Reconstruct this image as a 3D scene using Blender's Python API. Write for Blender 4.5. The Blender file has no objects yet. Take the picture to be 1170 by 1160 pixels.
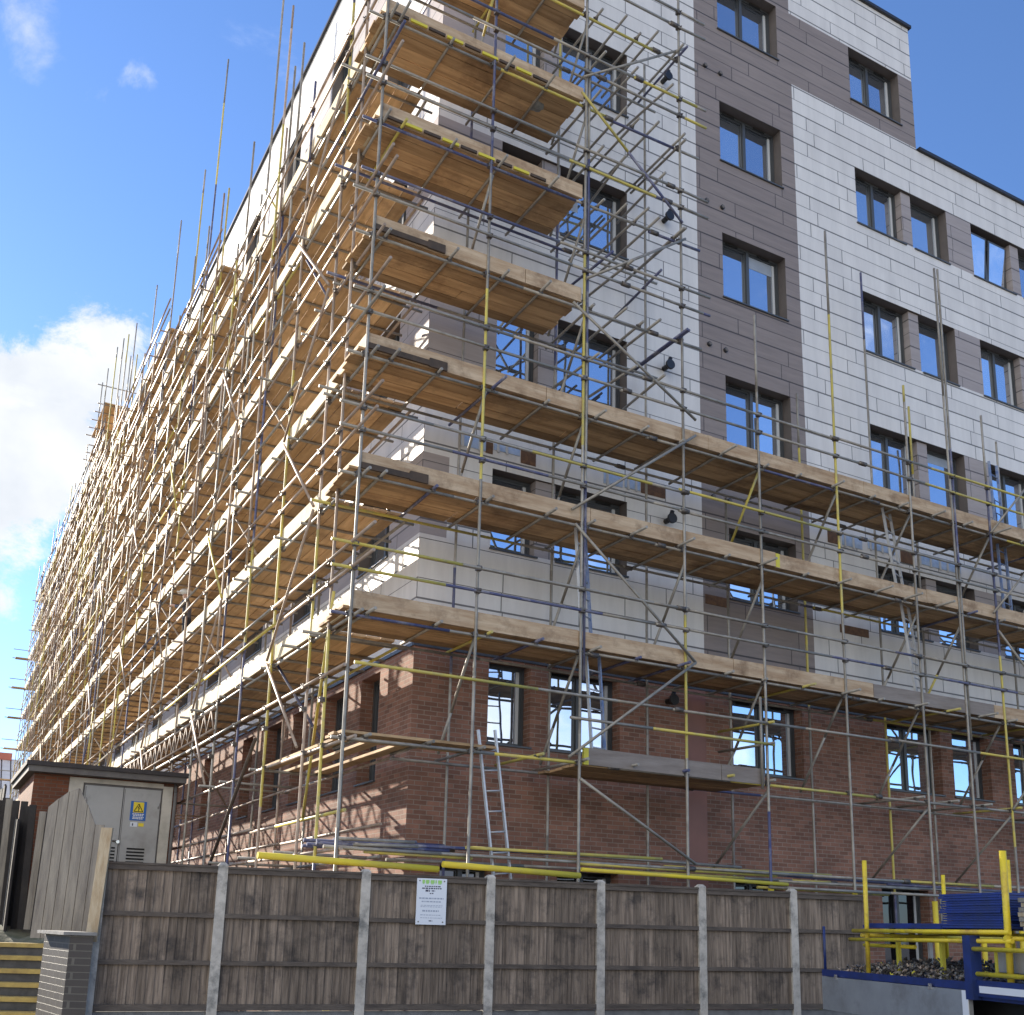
import bpy, math, random
from mathutils import Vector, Matrix
from bpy_extras.object_utils import world_to_camera_view
random.seed(11)
K = 1.16                      # survey units -> metres
SC = bpy.context.scene
COL = SC.collection
PI = math.pi

# ------------------------------------------------------------------ camera
R = [[0.8744667703810073, -0.4844748175470319, 0.02433143362359974],
     [0.1298917667604984, 0.18553462753109373, -0.9740149028196303],
     [0.46737136885697894, 0.8549041192728388, 0.22517315653311276]]
CAM = Vector((-5.63784, -13.14172, 0.0))
cd = bpy.data.cameras.new('camera'); cam = bpy.data.objects.new('camera', cd); COL.objects.link(cam)
cd.sensor_width = 36; cd.sensor_fit = 'HORIZONTAL'; cd.lens = 36 * 1222 / 1170
cd.shift_y = 196 / 1170; cd.clip_end = 2000; cd.clip_start = 0.1
r0, r1, r2 = (Vector(r) for r in R)
m = Matrix((r0, -r1, -r2)).transposed().to_4x4(); m.translation = CAM * K
cam.matrix_world = m
SC.camera = cam

# ------------------------------------------------------------------ world and sun
SUNV = Vector((-1.0, 2.9, 1.2)).normalized()
el = math.asin(SUNV.z); az = math.atan2(SUNV.x, SUNV.y)
w = bpy.data.worlds.new('World'); SC.world = w; w.use_nodes = True
nt = w.node_tree; nt.nodes.clear()
def N(t, **kw):
    n = nt.nodes.new(t)
    for k, v in kw.items(): setattr(n, k, v)
    return n
def LK(a, b): nt.links.new(a, b)
def MA(op, a, b=None, clamp=False):
    n = N('ShaderNodeMath', operation=op, use_clamp=clamp)
    for i, v in enumerate((a, b)):
        if v is None: continue
        if isinstance(v, (int, float)): n.inputs[i].default_value = v
        else: LK(v, n.inputs[i])
    return n.outputs[0]
out = N('ShaderNodeOutputWorld'); bg = N('ShaderNodeBackground'); bg.inputs[1].default_value = 0.115
sky = N('ShaderNodeTexSky', sky_type='NISHITA'); sky.sun_disc = False
sky.sun_elevation = el; sky.sun_rotation = az; sky.air_density = 1.0; sky.dust_density = 0.1; sky.ozone_density = 3.0
tc = N('ShaderNodeTexCoord')
def cloud(centres, scale, lo, hi, stretch=(1, 1, 1), rough=.62):
    mp = N('ShaderNodeMapping'); mp.inputs['Scale'].default_value = stretch; LK(tc.outputs['Generated'], mp.inputs['Vector'])
    nz = N('ShaderNodeTexNoise'); nz.inputs['Scale'].default_value = scale; nz.inputs['Detail'].default_value = 9
    nz.inputs['Roughness'].default_value = rough; nz.inputs['Distortion'].default_value = .35
    LK(mp.outputs[0], nz.inputs['Vector'])
    acc = None
    for c, rad, amp in centres:
        vm = N('ShaderNodeVectorMath', operation='DISTANCE'); LK(tc.outputs['Generated'], vm.inputs[0])
        vm.inputs[1].default_value = Vector(c).normalized()
        f = MA('SUBTRACT', 1.0, MA('DIVIDE', vm.outputs['Value'], rad), clamp=True)
        f = MA('MULTIPLY', f, amp)
        acc = f if acc is None else MA('ADD', acc, f)
    s = MA('ADD', nz.outputs['Fac'], acc)
    mr = N('ShaderNodeMapRange'); mr.interpolation_type = 'SMOOTHSTEP'
    LK(s, mr.inputs['Value']); mr.inputs['From Min'].default_value = lo; mr.inputs['From Max'].default_value = hi
    return mr.outputs[0]
c1 = cloud([((.036, .925, .375), .10, .50), ((.0, .93, .36), .10, .40), ((.10, .885, .455), .07, .20), ((.02, .90, .43), .10, .24), ((.075, .875, .48), .09, .17), ((.035, .966, .256), .045, .36)], 11, .66, .86, (1, 1, 1.3), .72)
c2 = cloud([((-.005, .768, .646), .085, .34), ((.081, .762, .642), .028, .36), ((.685, .453, .571), .06, .2)], 11, .72, 1.02, (1.2, 1.2, .6))
c3 = cloud([((-.75, -.6, .35), .8, .5), ((-.3, -.95, .12), .55, .4), ((.45, -.9, .05), .40, .42), ((-.5, -.2, .9), .6, .35)], 2.6, .60, .88, (1, 1, 1.6))  # unseen clouds behind the camera, added as white fill light
cc = MA('MAXIMUM', c1, MA('MULTIPLY', c2, .75))
cn = N('ShaderNodeTexNoise'); cn.inputs['Scale'].default_value = 14; cn.inputs['Detail'].default_value = 6; LK(tc.outputs['Generated'], cn.inputs['Vector'])
ccol = N('ShaderNodeMix', data_type='RGBA'); LK(cn.outputs['Fac'], ccol.inputs['Factor']); ccol.inputs['A'].default_value = (2.3, 2.55, 2.95, 1); ccol.inputs['B'].default_value = (4.6, 4.6, 4.55, 1)
mix = N('ShaderNodeMix', data_type='RGBA'); LK(cc, mix.inputs['Factor'])
tint = N('ShaderNodeMix', data_type='RGBA', blend_type='MULTIPLY'); tint.inputs['Factor'].default_value = 1
LK(sky.outputs[0], tint.inputs['A']); tint.inputs['B'].default_value = (.61, .71, .89, 1)
LK(tint.outputs['Result'], mix.inputs['A']); LK(ccol.outputs['Result'], mix.inputs['B'])
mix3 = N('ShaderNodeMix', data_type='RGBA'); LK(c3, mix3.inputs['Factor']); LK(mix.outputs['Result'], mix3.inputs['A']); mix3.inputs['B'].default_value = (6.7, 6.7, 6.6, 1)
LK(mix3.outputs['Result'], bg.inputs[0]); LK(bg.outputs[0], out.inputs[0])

sd = bpy.data.lights.new('sun', 'SUN'); sd.energy = 5.0; sd.angle = math.radians(.5); sd.color = (1.0, .90, .76)
so = bpy.data.objects.new('sun', sd); COL.objects.link(so)
so.rotation_euler = SUNV.to_track_quat('Z', 'Y').to_euler()
SC.view_settings.view_transform = 'Standard'; SC.view_settings.look = 'None'
SC.view_settings.exposure = 1.3; SC.view_settings.gamma = 1
SC.render.engine = 'CYCLES'

# ------------------------------------------------------------------ materials
def mat(name, color, rough=.7, metal=0, var=None, vscale=3, island=0, bump=0, bscale=20, stretch=(1, 1, 1), spec=.5, dirt=None, dscale=.6):
    m = bpy.data.materials.new(name); m.use_nodes = True
    t = m.node_tree; b = t.nodes['Principled BSDF']
    b.inputs['Roughness'].default_value = rough; b.inputs['Metallic'].default_value = metal
    b.inputs['Specular IOR Level'].default_value = spec
    b.inputs['Base Color'].default_value = (*color, 1)
    geo = t.nodes.new('ShaderNodeNewGeometry')
    mp = t.nodes.new('ShaderNodeMapping'); mp.inputs['Scale'].default_value = stretch
    t.links.new(geo.outputs['Position'], mp.inputs[0])
    cur = None
    def rgb(c):
        n = t.nodes.new('ShaderNodeRGB'); n.outputs[0].default_value = (*c, 1); return n.outputs[0]
    cur = rgb(color)
    def mixc(fac, a, c, mode='MIX'):
        n = t.nodes.new('ShaderNodeMix'); n.data_type = 'RGBA'; n.blend_type = mode
        if isinstance(fac, float): n.inputs['Factor'].default_value = fac
        else: t.links.new(fac, n.inputs['Factor'])
        t.links.new(a, n.inputs['A']); t.links.new(c, n.inputs['B']); return n.outputs['Result']
    if var:
        nz = t.nodes.new('ShaderNodeTexNoise'); nz.inputs['Scale'].default_value = vscale; nz.inputs['Detail'].default_value = 6
        nz.inputs['Roughness'].default_value = .65
        t.links.new(mp.outputs[0], nz.inputs['Vector'])
        rp = t.nodes.new('ShaderNodeMapRange'); rp.inputs['From Min'].default_value = .35; rp.inputs['From Max'].default_value = .68
        t.links.new(nz.outputs['Fac'], rp.inputs['Value'])
        cur = mixc(rp.outputs[0], cur, rgb(var))
    if dirt:
        nz = t.nodes.new('ShaderNodeTexNoise'); nz.inputs['Scale'].default_value = dscale; nz.inputs['Detail'].default_value = 8
        nz.inputs['Roughness'].default_value = .7
        t.links.new(geo.outputs['Position'], nz.inputs['Vector'])
        rp = t.nodes.new('ShaderNodeMapRange'); rp.inputs['From Min'].default_value = .5; rp.inputs['From Max'].default_value = .7
        t.links.new(nz.outputs['Fac'], rp.inputs['Value'])
        cur = mixc(rp.outputs[0], cur, rgb(dirt))
    if island:
        mr = t.nodes.new('ShaderNodeMapRange'); mr.inputs['To Min'].default_value = 1 - island; mr.inputs['To Max'].default_value = 1 + island * .7
        t.links.new(geo.outputs['Random Per Island'], mr.inputs['Value'])
        cb = t.nodes.new('ShaderNodeCombineColor')
        for i in range(3): t.links.new(mr.outputs[0], cb.inputs[i])
        cur = mixc(1.0, cur, cb.outputs[0], 'MULTIPLY')
    t.links.new(cur, b.inputs['Base Color'])
    if bump:
        nz = t.nodes.new('ShaderNodeTexNoise'); nz.inputs['Scale'].default_value = bscale; nz.inputs['Detail'].default_value = 5
        t.links.new(mp.outputs[0], nz.inputs['Vector'])
        bp = t.nodes.new('ShaderNodeBump'); bp.inputs['Strength'].default_value = bump; bp.inputs['Distance'].default_value = .02
        t.links.new(nz.outputs['Fac'], bp.inputs['Height']); t.links.new(bp.outputs[0], b.inputs['Normal'])
    m['cur'] = ''
    return m
def coursed(name, col, colb, mortar, bw, rh, ms, rough=.8, offset=.5, freq=2, squash=1, bumpd=.01, fine=.0, var=.25, smooth=.1, grain=None):
    """wall material whose courses run level round every upright face"""
    m = bpy.data.materials.new(name); m.use_nodes = True
    t = m.node_tree; b = t.nodes['Principled BSDF']; b.inputs['Roughness'].default_value = rough
    geo = t.nodes.new('ShaderNodeNewGeometry'); sp = t.nodes.new('ShaderNodeSeparateXYZ'); t.links.new(geo.outputs['Position'], sp.inputs[0])
    ad = t.nodes.new('ShaderNodeMath'); ad.operation = 'ADD'; t.links.new(sp.outputs[0], ad.inputs[0]); t.links.new(sp.outputs[1], ad.inputs[1])
    cb = t.nodes.new('ShaderNodeCombineXYZ'); t.links.new(ad.outputs[0], cb.inputs[0])
    if rh > .2:      # panels of two alternating heights
        def mm(op, a_, b_):
            n_ = t.nodes.new('ShaderNodeMath'); n_.operation = op
            for i_, q_ in enumerate((a_, b_)):
                if q_ is None: continue
                if isinstance(q_, float): n_.inputs[i_].default_value = q_
                else: t.links.new(q_, n_.inputs[i_])
            return n_.outputs[0]
        w_ = mm('MULTIPLY', mm('SINE', mm('MULTIPLY', sp.outputs[2], PI / rh), None), rh * .13)
        t.links.new(mm('ADD', sp.outputs[2], w_), cb.inputs[1])
    else: t.links.new(sp.outputs[2], cb.inputs[1])
    br = t.nodes.new('ShaderNodeTexBrick'); t.links.new(cb.outputs[0], br.inputs['Vector'])
    br.offset = offset; br.offset_frequency = freq; br.squash = squash; br.squash_frequency = 3
    for k, v in (('Scale', 1), ('Mortar Size', ms), ('Mortar Smooth', smooth), ('Bias', 0), ('Brick Width', bw), ('Row Height', rh)): br.inputs[k].default_value = v
    br.inputs['Color1'].default_value = (*col, 1); br.inputs['Color2'].default_value = (*colb, 1); br.inputs['Mortar'].default_value = (*mortar, 1)
    nz = t.nodes.new('ShaderNodeTexNoise'); nz.inputs['Scale'].default_value = 1.1; nz.inputs['Detail'].default_value = 8; nz.inputs['Roughness'].default_value = .7
    mp = t.nodes.new('ShaderNodeMapping'); mp.inputs['Scale'].default_value = grain or (1, 1, 1)
    t.links.new(geo.outputs['Position'], mp.inputs[0]); t.links.new(mp.outputs[0], nz.inputs['Vector'])
    mr = t.nodes.new('ShaderNodeMapRange'); mr.inputs['From Min'].default_value = .3; mr.inputs['From Max'].default_value = .7
    mr.inputs['To Min'].default_value = 1 - var; mr.inputs['To Max'].default_value = 1 + var * .5
    t.links.new(nz.outputs['Fac'], mr.inputs['Value'])
    c3 = t.nodes.new('ShaderNodeCombineColor')
    for i in range(3): t.links.new(mr.outputs[0], c3.inputs[i])
    mx = t.nodes.new('ShaderNodeMix'); mx.data_type = 'RGBA'; mx.blend_type = 'MULTIPLY'; mx.inputs['Factor'].default_value = 1
    t.links.new(br.outputs['Color'], mx.inputs['A']); t.links.new(c3.outputs[0], mx.inputs['B']); t.links.new(mx.outputs['Result'], b.inputs['Base Color'])
    bp = t.nodes.new('ShaderNodeBump'); bp.inputs['Strength'].default_value = .7; bp.inputs['Distance'].default_value = bumpd; bp.invert = True
    t.links.new(br.outputs['Fac'], bp.inputs['Height']); t.links.new(bp.outputs[0], b.inputs['Normal'])
    return m
M = {}
M['white_clad'] = coursed('white_cladding', (.70, .68, .655), (.64, .62, .60), (.17, .165, .16), 2.5, .295 * K, .010, .55, .37, 2, .62, .012, var=.15, grain=(2.2, 2.2, .35))
M['brown_clad'] = coursed('brown_cladding', (.255, .212, .192), (.228, .188, .172), (.07, .058, .056), 2.3, .295 * K, .010, .6, .41, 2, .7, .012, var=.22, grain=(.8, .8, 9))
M['lilac_clad'] = coursed('grey_cladding', (.36, .315, .30), (.325, .285, .275), (.12, .105, .105), 2.3, .295 * K, .010, .6, .41, 2, .7, .012, var=.16, grain=(.8, .8, 9))
M['brick'] = coursed('red_brick', (.31, .15, .102), (.18, .088, .06), (.29, .225, .18), .225, .075, .0065, .9, .5, 2, 1, .006, var=.35)
M['shed_brick'] = coursed('shed_brick', (.22, .075, .035), (.15, .055, .03), (.16, .11, .08), .225, .075, .007, .9, .5, 2, 1, .006, var=.3)
M['blue_brick'] = coursed('engineering_brick', (.036, .031, .031), (.024, .021, .023), (.085, .08, .072), .225, .078, .007, .55, .5, 2, 1, .006, var=.4)  # blue brick darkened further; the pier's shade is put into its colour
M['red_panel'] = mat('red_render_panel', (.24, .10, .07), .5, var=(.20, .085, .06), vscale=1.5)
M['reveal'] = mat('window_reveal', (.13, .11, .10), .7, var=(.10, .085, .08), vscale=2)
M['frame'] = mat('grey_window_frame', (.06, .065, .07), .4, spec=.6)
M['frame_edge'] = mat('pale_window_edge', (.55, .56, .56), .5)
M['coping'] = mat('dark_metal_coping', (.04, .04, .045), .4, metal=.4)
M['blind'] = mat('pale_blind', (.34, .38, .44), .6, var=(.28, .32, .38), vscale=3)
M['soffit'] = mat('pale_trim', (.5, .5, .5), .6)
def glassmat(name, col, rough, var):
    m = bpy.data.materials.new(name); m.use_nodes = True; t = m.node_tree; b = t.nodes['Principled BSDF']
    b.inputs['Metallic'].default_value = .93; b.inputs['Base Color'].default_value = (*col, 1); b.inputs['Roughness'].default_value = rough
    oi = t.nodes.new('ShaderNodeObjectInfo'); mxg = t.nodes.new('ShaderNodeMix'); mxg.data_type = 'RGBA'
    t.links.new(oi.outputs['Random'], mxg.inputs['Factor']); mxg.inputs['A'].default_value = (col[0] * .72, col[1] * .74, col[2] * .78, 1); mxg.inputs['B'].default_value = (col[0] * 1.15, col[1] * 1.14, col[2] * 1.12, 1)
    t.links.new(mxg.outputs['Result'], b.inputs['Base Color'])
    geo = t.nodes.new('ShaderNodeNewGeometry'); nz = t.nodes.new('ShaderNodeTexNoise'); nz.inputs['Scale'].default_value = .9
    t.links.new(geo.outputs['Position'], nz.inputs['Vector'])
    bp = t.nodes.new('ShaderNodeBump'); bp.inputs['Strength'].default_value = .12; bp.inputs['Distance'].default_value = var
    t.links.new(nz.outputs['Fac'], bp.inputs['Height']); t.links.new(bp.outputs[0], b.inputs['Normal'])
    return m
M['glass'] = glassmat('reflective_glass', (.66, .72, .80), .015, .05)
M['dark_glass'] = glassmat('dark_glass', (.07, .08, .10), .03, .05)
M['steel'] = mat('galvanised_tube', (.33, .31, .27), .5, metal=.2, var=(.20, .18, .155), vscale=5, island=.22)
M['rusty'] = mat('weathered_tube', (.40, .33, .27), .6, metal=.2, var=(.25, .17, .12), vscale=4, island=.3)
M['yellow'] = mat('yellow_tube_paint', (.56, .46, .08), .55, var=(.42, .36, .11), vscale=4, island=.15, dirt=(.3, .27, .16), dscale=3)
M['blue'] = mat('blue_tube_paint', (.05, .06, .16), .5, var=(.11, .11, .16), vscale=4, island=.2, dirt=(.28, .27, .28), dscale=3)
M['foam'] = mat('yellow_foam', (.70, .56, .04), .8, var=(.56, .45, .07), vscale=3)
M['coupler'] = mat('steel_coupler', (.16, .15, .14), .55, metal=.5, var=(.09, .07, .06), vscale=12)
M['board_x'] = mat('scaffold_board', (.50, .34, .185), .85, var=(.30, .185, .09), vscale=2.6, island=.5, stretch=(.3, 4, 4), dirt=(.17, .10, .05), dscale=.9, bump=.25, bscale=14)  # darker copy for the front decks, underside shade put into the colour
M['board_y'] = mat('scaffold_board_side', (.62, .44, .25), .85, var=(.42, .275, .14), vscale=2.6, island=.42, stretch=(4, .3, 4), dirt=(.24, .15, .08), dscale=.9, bump=.25, bscale=14)  # lighter copy for the side decks, sunlit glow put into the colour
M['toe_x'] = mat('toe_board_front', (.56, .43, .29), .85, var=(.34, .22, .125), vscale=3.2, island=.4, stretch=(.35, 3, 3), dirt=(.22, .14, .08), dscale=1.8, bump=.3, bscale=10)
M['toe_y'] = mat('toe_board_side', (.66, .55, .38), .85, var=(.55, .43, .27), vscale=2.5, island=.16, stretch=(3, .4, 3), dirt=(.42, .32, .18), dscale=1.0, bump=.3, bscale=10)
M['toe_grey'] = mat('weathered_toe_board', (.27, .235, .21), .9, var=(.18, .15, .13), vscale=3, island=.2, stretch=(.4, 3, 3), bump=.3, bscale=10)
M['tar'] = mat('stained_batten', (.045, .033, .025), .8, var=(.09, .06, .04), vscale=4)
M['band'] = mat('yellow_end_band', (.60, .52, .05), .6)
M['fence'] = mat('weathered_fence_board', (.28, .22, .17), .9, var=(.09, .068, .052), vscale=2.4, island=.32, stretch=(13, 13, .7), dirt=(.05, .042, .038), dscale=3.0, bump=.4, bscale=9)
M['rail'] = mat('dark_fence_rail', (.13, .105, .085), .9, var=(.065, .052, .044), vscale=5, stretch=(.4, 3, 3), bump=.4)
M['concrete'] = mat('concrete_post', (.54, .50, .44), .9, var=(.36, .33, .29), vscale=6, dirt=(.15, .15, .14), dscale=3, bump=.3, bscale=30)
M['gravel_bd'] = mat('concrete_gravel_board', (.2, .2, .2), .9, var=(.13, .13, .13), vscale=6, bump=.3)
M['pale_wood'] = mat('grey_timber', (.30, .27, .225), .9, var=(.17, .15, .13), vscale=2.5, island=.3, stretch=(5, 5, .6), bump=.4)
M['new_wood'] = mat('new_timber', (.50, .42, .30), .85, var=(.34, .25, .15), vscale=4, island=.15, stretch=(4, 4, .8), bump=.3)
M['dark_wood'] = mat('black_timber', (.035, .03, .028), .9, var=(.02, .018, .018), vscale=4, island=.4, bump=.3)
M['door'] = mat('grey_steel_door', (.42, .415, .40), .45, metal=.1, var=(.35, .345, .33), vscale=1.2, dirt=(.28, .27, .25), dscale=1.5)
M['surround'] = mat('pale_concrete_surround', (.60, .56, .48), .85, var=(.42, .39, .33), vscale=3)
M['black'] = mat('black_gap', (.012, .012, .012), .9)
M['felt'] = mat('dark_roof_edge', (.035, .033, .035), .8, var=(.06, .05, .05), vscale=5)
M['fascia'] = mat('grey_fascia', (.16, .15, .14), .8, var=(.11, .10, .10), vscale=4)
M['asphalt'] = mat('asphalt', (.055, .055, .057), .95, var=(.04, .04, .042), vscale=20, bump=.4, bscale=60, dirt=(.075, .072, .07), dscale=.7)
M['yard'] = mat('pale_compacted_stone', (.44, .40, .34), .95, var=(.35, .32, .27), vscale=4, bump=.4, bscale=30)  # ground out of view, made pale to bounce light onto deck undersides
M['earth'] = mat('mossy_earth', (.16, .155, .11), .95, var=(.08, .09, .05), vscale=5, bump=.6, bscale=12, dirt=(.26, .25, .21), dscale=2)
M['nosing'] = mat('yellow_step_nosing', (.45, .33, .10), .8, var=(.30, .21, .07), vscale=6)
M['tread'] = mat('dark_step', (.10, .095, .09), .9, var=(.06, .058, .056), vscale=6)
M['metal_roof'] = mat('profiled_metal_roof', (.55, .56, .58), .5, metal=.1, var=(.47, .48, .5), vscale=2)
M['red_trim'] = mat('red_ridge', (.32, .10, .07), .7)
M['far_wall'] = mat('buff_wall', (.5, .38, .28), .85, var=(.4, .3, .22), vscale=2)
M['truck_blue'] = mat('blue_truck_paint', (.015, .035, .17), .4, var=(.015, .028, .10), vscale=6)
M['alloy'] = mat('dull_alloy_panel', (.33, .34, .35), .5, metal=.3, var=(.27, .28, .29), vscale=3, dirt=(.22, .22, .22), dscale=2.5)
M['white'] = mat('white_paint', (.75, .75, .76), .5)
M['rubber'] = mat('rubber', (.02, .02, .02), .85)
M['sheet_blue'] = mat('blue_plastic_sheet', (.014, .04, .24), .5, var=(.02, .035, .13), vscale=4, island=.25)
M['rack'] = mat('yellow_rack_paint', (.80, .62, .02), .5, var=(.66, .48, .05), vscale=5, dirt=(.35, .2, .05), dscale=3)
M['crate_lid'] = mat('grey_sheeting', (.30, .28, .25), .8, var=(.2, .19, .17), vscale=5)
M['sign_white'] = mat('sign_white', (.70, .73, .78), .5)
M['sign_green'] = mat('sign_green', (.32, .60, .16), .5)
M['sign_ink'] = mat('sign_ink', (.06, .06, .10), .6)
M['sign_pale_ink'] = mat('sign_pale_ink', (.34, .38, .46), .6)
M['sign_blue'] = mat('sign_blue', (.02, .12, .42), .5)
M['sign_yellow'] = mat('sign_yellow', (.80, .62, .03), .5)
M['chrome'] = mat('padlock_steel', (.7, .7, .7), .25, metal=.8)
M['alu'] = mat('ladder_aluminium', (.55, .56, .58), .4, metal=.4, var=(.42, .43, .45), vscale=6)
M['ladder_blue'] = mat('ladder_blue', (.10, .17, .38), .45, var=(.3, .35, .45), vscale=8)
M['foil'] = mat('blue_membrane', (.30, .40, .55), .35, metal=.2, var=(.50, .56, .64), vscale=7, bump=.6, bscale=9)
M['osb'] = mat('exposed_timber_sheathing', (.17, .09, .045), .85, var=(.08, .045, .03), vscale=9)
M['flue'] = mat('black_flue', (.015, .015, .018), .4)
M['skin'] = mat('skin', (.50, .30, .21), .6)
M['sweater'] = mat('grey_sweatshirt', (.13, .13, .16), .9, var=(.10, .10, .125), vscale=10)
M['trouser'] = mat('dark_trousers', (.025, .025, .035), .9)
M['helmet'] = mat('white_helmet', (.75, .75, .72), .4)
M['boot'] = mat('boot_leather', (.08, .05, .03), .8)
M['sack'] = mat('grey_rubble_sack', (.33, .34, .32), .8, var=(.18, .19, .18), vscale=9, bump=.8, bscale=8)
M['cloth_blue'] = mat('blue_grey_sheet', (.16, .20, .27), .8, var=(.10, .13, .19), vscale=6)

# ------------------------------------------------------------------ geometry helpers (all coordinates in survey units, scaled by K)
class MB:
    def __init__(s): s.v = []; s.f = []; s.mi = []; s.mats = []; s.smooth = []
    def m(s, name):
        if name not in s.mats: s.mats.append(name)
        return s.mats.index(name)
    def quad(s, pts, mt):
        b = len(s.v); s.v += [Vector(p) for p in pts]; s.f.append(tuple(range(b, b + len(pts)))); s.mi.append(s.m(mt)); s.smooth.append(False)
    def hexa(s, p, mt):       # 8 points: bottom 4 ccw, top 4 ccw
        b = len(s.v); s.v += [Vector(q) for q in p]; k = s.m(mt)
        for f in ((3, 2, 1, 0), (4, 5, 6, 7), (0, 1, 5, 4), (1, 2, 6, 5), (2, 3, 7, 6), (3, 0, 4, 7)):
            s.f.append(tuple(b + i for i in f)); s.mi.append(k); s.smooth.append(False)
    def box(s, x0, x1, y0, y1, z0, z1, mt):
        s.hexa([(x0, y0, z0), (x1, y0, z0), (x1, y1, z0), (x0, y1, z0), (x0, y0, z1), (x1, y0, z1), (x1, y1, z1), (x0, y1, z1)], mt)
    def obox(s, o, ax, ay, az, mt):   # o corner + three edge vectors
        o, ax, ay, az = map(Vector, (o, ax, ay, az))
        s.hexa([o, o + ax, o + ax + ay, o + ay, o + az, o + ax + az, o + ax + ay + az, o + ay + az], mt)
    def tube(s, a, b, r, mt, n=8, cap=True):
        a, b = Vector(a), Vector(b); d = (b - a)
        if d.length < 1e-6: return
        d.normalize(); u = d.orthogonal().normalized(); v = d.cross(u); k = s.m(mt); o = len(s.v)
        for p in (a, b):
            for i in range(n):
                t = 2 * PI * i / n; s.v.append(p + (u * math.cos(t) + v * math.sin(t)) * r)
        for i in range(n):
            j = (i + 1) % n; s.f.append((o + i, o + j, o + n + j, o + n + i)); s.mi.append(k); s.smooth.append(True)
        if cap:
            s.f.append(tuple(o + i for i in reversed(range(n)))); s.mi.append(k); s.smooth.append(False)
            s.f.append(tuple(o + n + i for i in range(n))); s.mi.append(k); s.smooth.append(False)
    def add(s, o):
        b = len(s.v); s.v += o.v
        for f, i, sm in zip(o.f, o.mi, o.smooth):
            s.f.append(tuple(b + q for q in f)); s.mi.append(s.m(o.mats[i])); s.smooth.append(sm)
    def build(s, name, parent=None):
        me = bpy.data.meshes.new(name); me.from_pydata([tuple(p * K) for p in s.v], [], s.f)
        for q in s.mats: me.materials.append(M[q])
        me.polygons.foreach_set('material_index', s.mi); me.polygons.foreach_set('use_smooth', s.smooth); me.update()
        o = bpy.data.objects.new(name, me); COL.objects.link(o)
        if parent:
            o.parent = parent
            base = parent
            off = Vector(parent.get('_base', (0, 0, 0)))
            if off.length: me.transform(Matrix.Translation(-off)); 
            o['_base'] = tuple(off) if off.length else (0, 0, 0)
        return o
def thing(name, label, cat, loc=(0, 0, 0), group=None):
    o = bpy.data.objects.new(name, None); COL.objects.link(o); o.location = Vector(loc) * K
    o['_base'] = tuple(o.location); tag(o, label, cat, group); return o
def tag(o, label, cat, group=None):
    o['label'] = label; o['category'] = cat
    if group: o['group'] = group
    return o
def struct(mb, name):
    o = mb.build(name); o['kind'] = 'structure'; return o
def jit(a): return random.uniform(-a, a)
def pick(p=(.62, .2, .18)): return random.choices(['steel', 'yellow', 'blue'], p)[0]

def project(p):
    q = p - CAM; z = r2.dot(q)
    if z < .1: return None
    return 585 + 1222 * r0.dot(q) / z, 776 + 1222 * r1.dot(q) / z
def pixsize(mb):
    xs = []; ys = []
    step = max(1, len(mb.v) // 16)
    for p in mb.v[::step] + [mb.v[-1]]:
        q = project(p)
        if q: xs.append(min(max(q[0], 0), 1170)); ys.append(min(max(q[1], 0), 1160))
    if not xs: return 0
    return (max(xs) - min(xs)) + (max(ys) - min(ys))
def emit(kind, mbs, parent, cap=100):
    mbs = [m_ for m_ in mbs if m_.v]
    mbs.sort(key=lambda q: -pixsize(q))
    for q in mbs[:cap]: q.build(kind, parent)
    rest = mbs[cap:]
    if rest:
        a = MB()
        for q in rest: a.add(q)
        o = a.build(kind, parent); o['kind'] = 'stuff'

# ------------------------------------------------------------------ ground, terrace
GZ = -1.75
g = MB(); g.box(-400, 400, -400, 600, GZ - 2, GZ, 'yard'); struct(g, 'ground')
g = MB(); g.quad([(-4.5, -40, GZ + .004), (80, -40, GZ + .004), (80, -.2, GZ + .004), (-4.5, -.2, GZ + .004)], 'asphalt'); struct(g, 'road')  # asphalt extended to the wall to cut bounce light under the front decks
# raised ground at the left (top of the steps); irregular mossy front bank
FW = Vector((.4797, .8774, 0)); RT = Vector((.8774, -.4797, 0))
def G(lat, dep, z): return Vector((CAM.x, CAM.y, 0)) + RT * lat + FW * dep + Vector((0, 0, z))
t = MB()
t.hexa([(-30, 4.8, GZ), (-1.62, 4.8, GZ), (-1.62, 60, GZ), (-30, 60, GZ), (-30, 4.8, .28), (-1.62, 4.8, .28), (-1.62, 60, .28), (-30, 60, .28)], 'earth')
struct(t, 'terrace')

# ------------------------------------------------------------------ the apartment building
bld = thing('apartment_building', 'large apartment block of white and brown panel cladding over red brick, wrapped in scaffolding', 'building')
ROWS = [(2.50, 3.70), (5.38, 6.62), (8.17, 9.44), (10.98, 12.27), (13.78, 15.05), (16.66, 17.92)]
TOP = 19.28; LOWTOP = 16.22; XT = 10.98; XE = 24.0; CB = 3.76
wins = []      # (axis, a0, a1, z0, z1, depth, style)
def W(ax, a0, a1, z0, z1, style): wins.append((ax, a0, a1, z0, z1, style))
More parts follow.
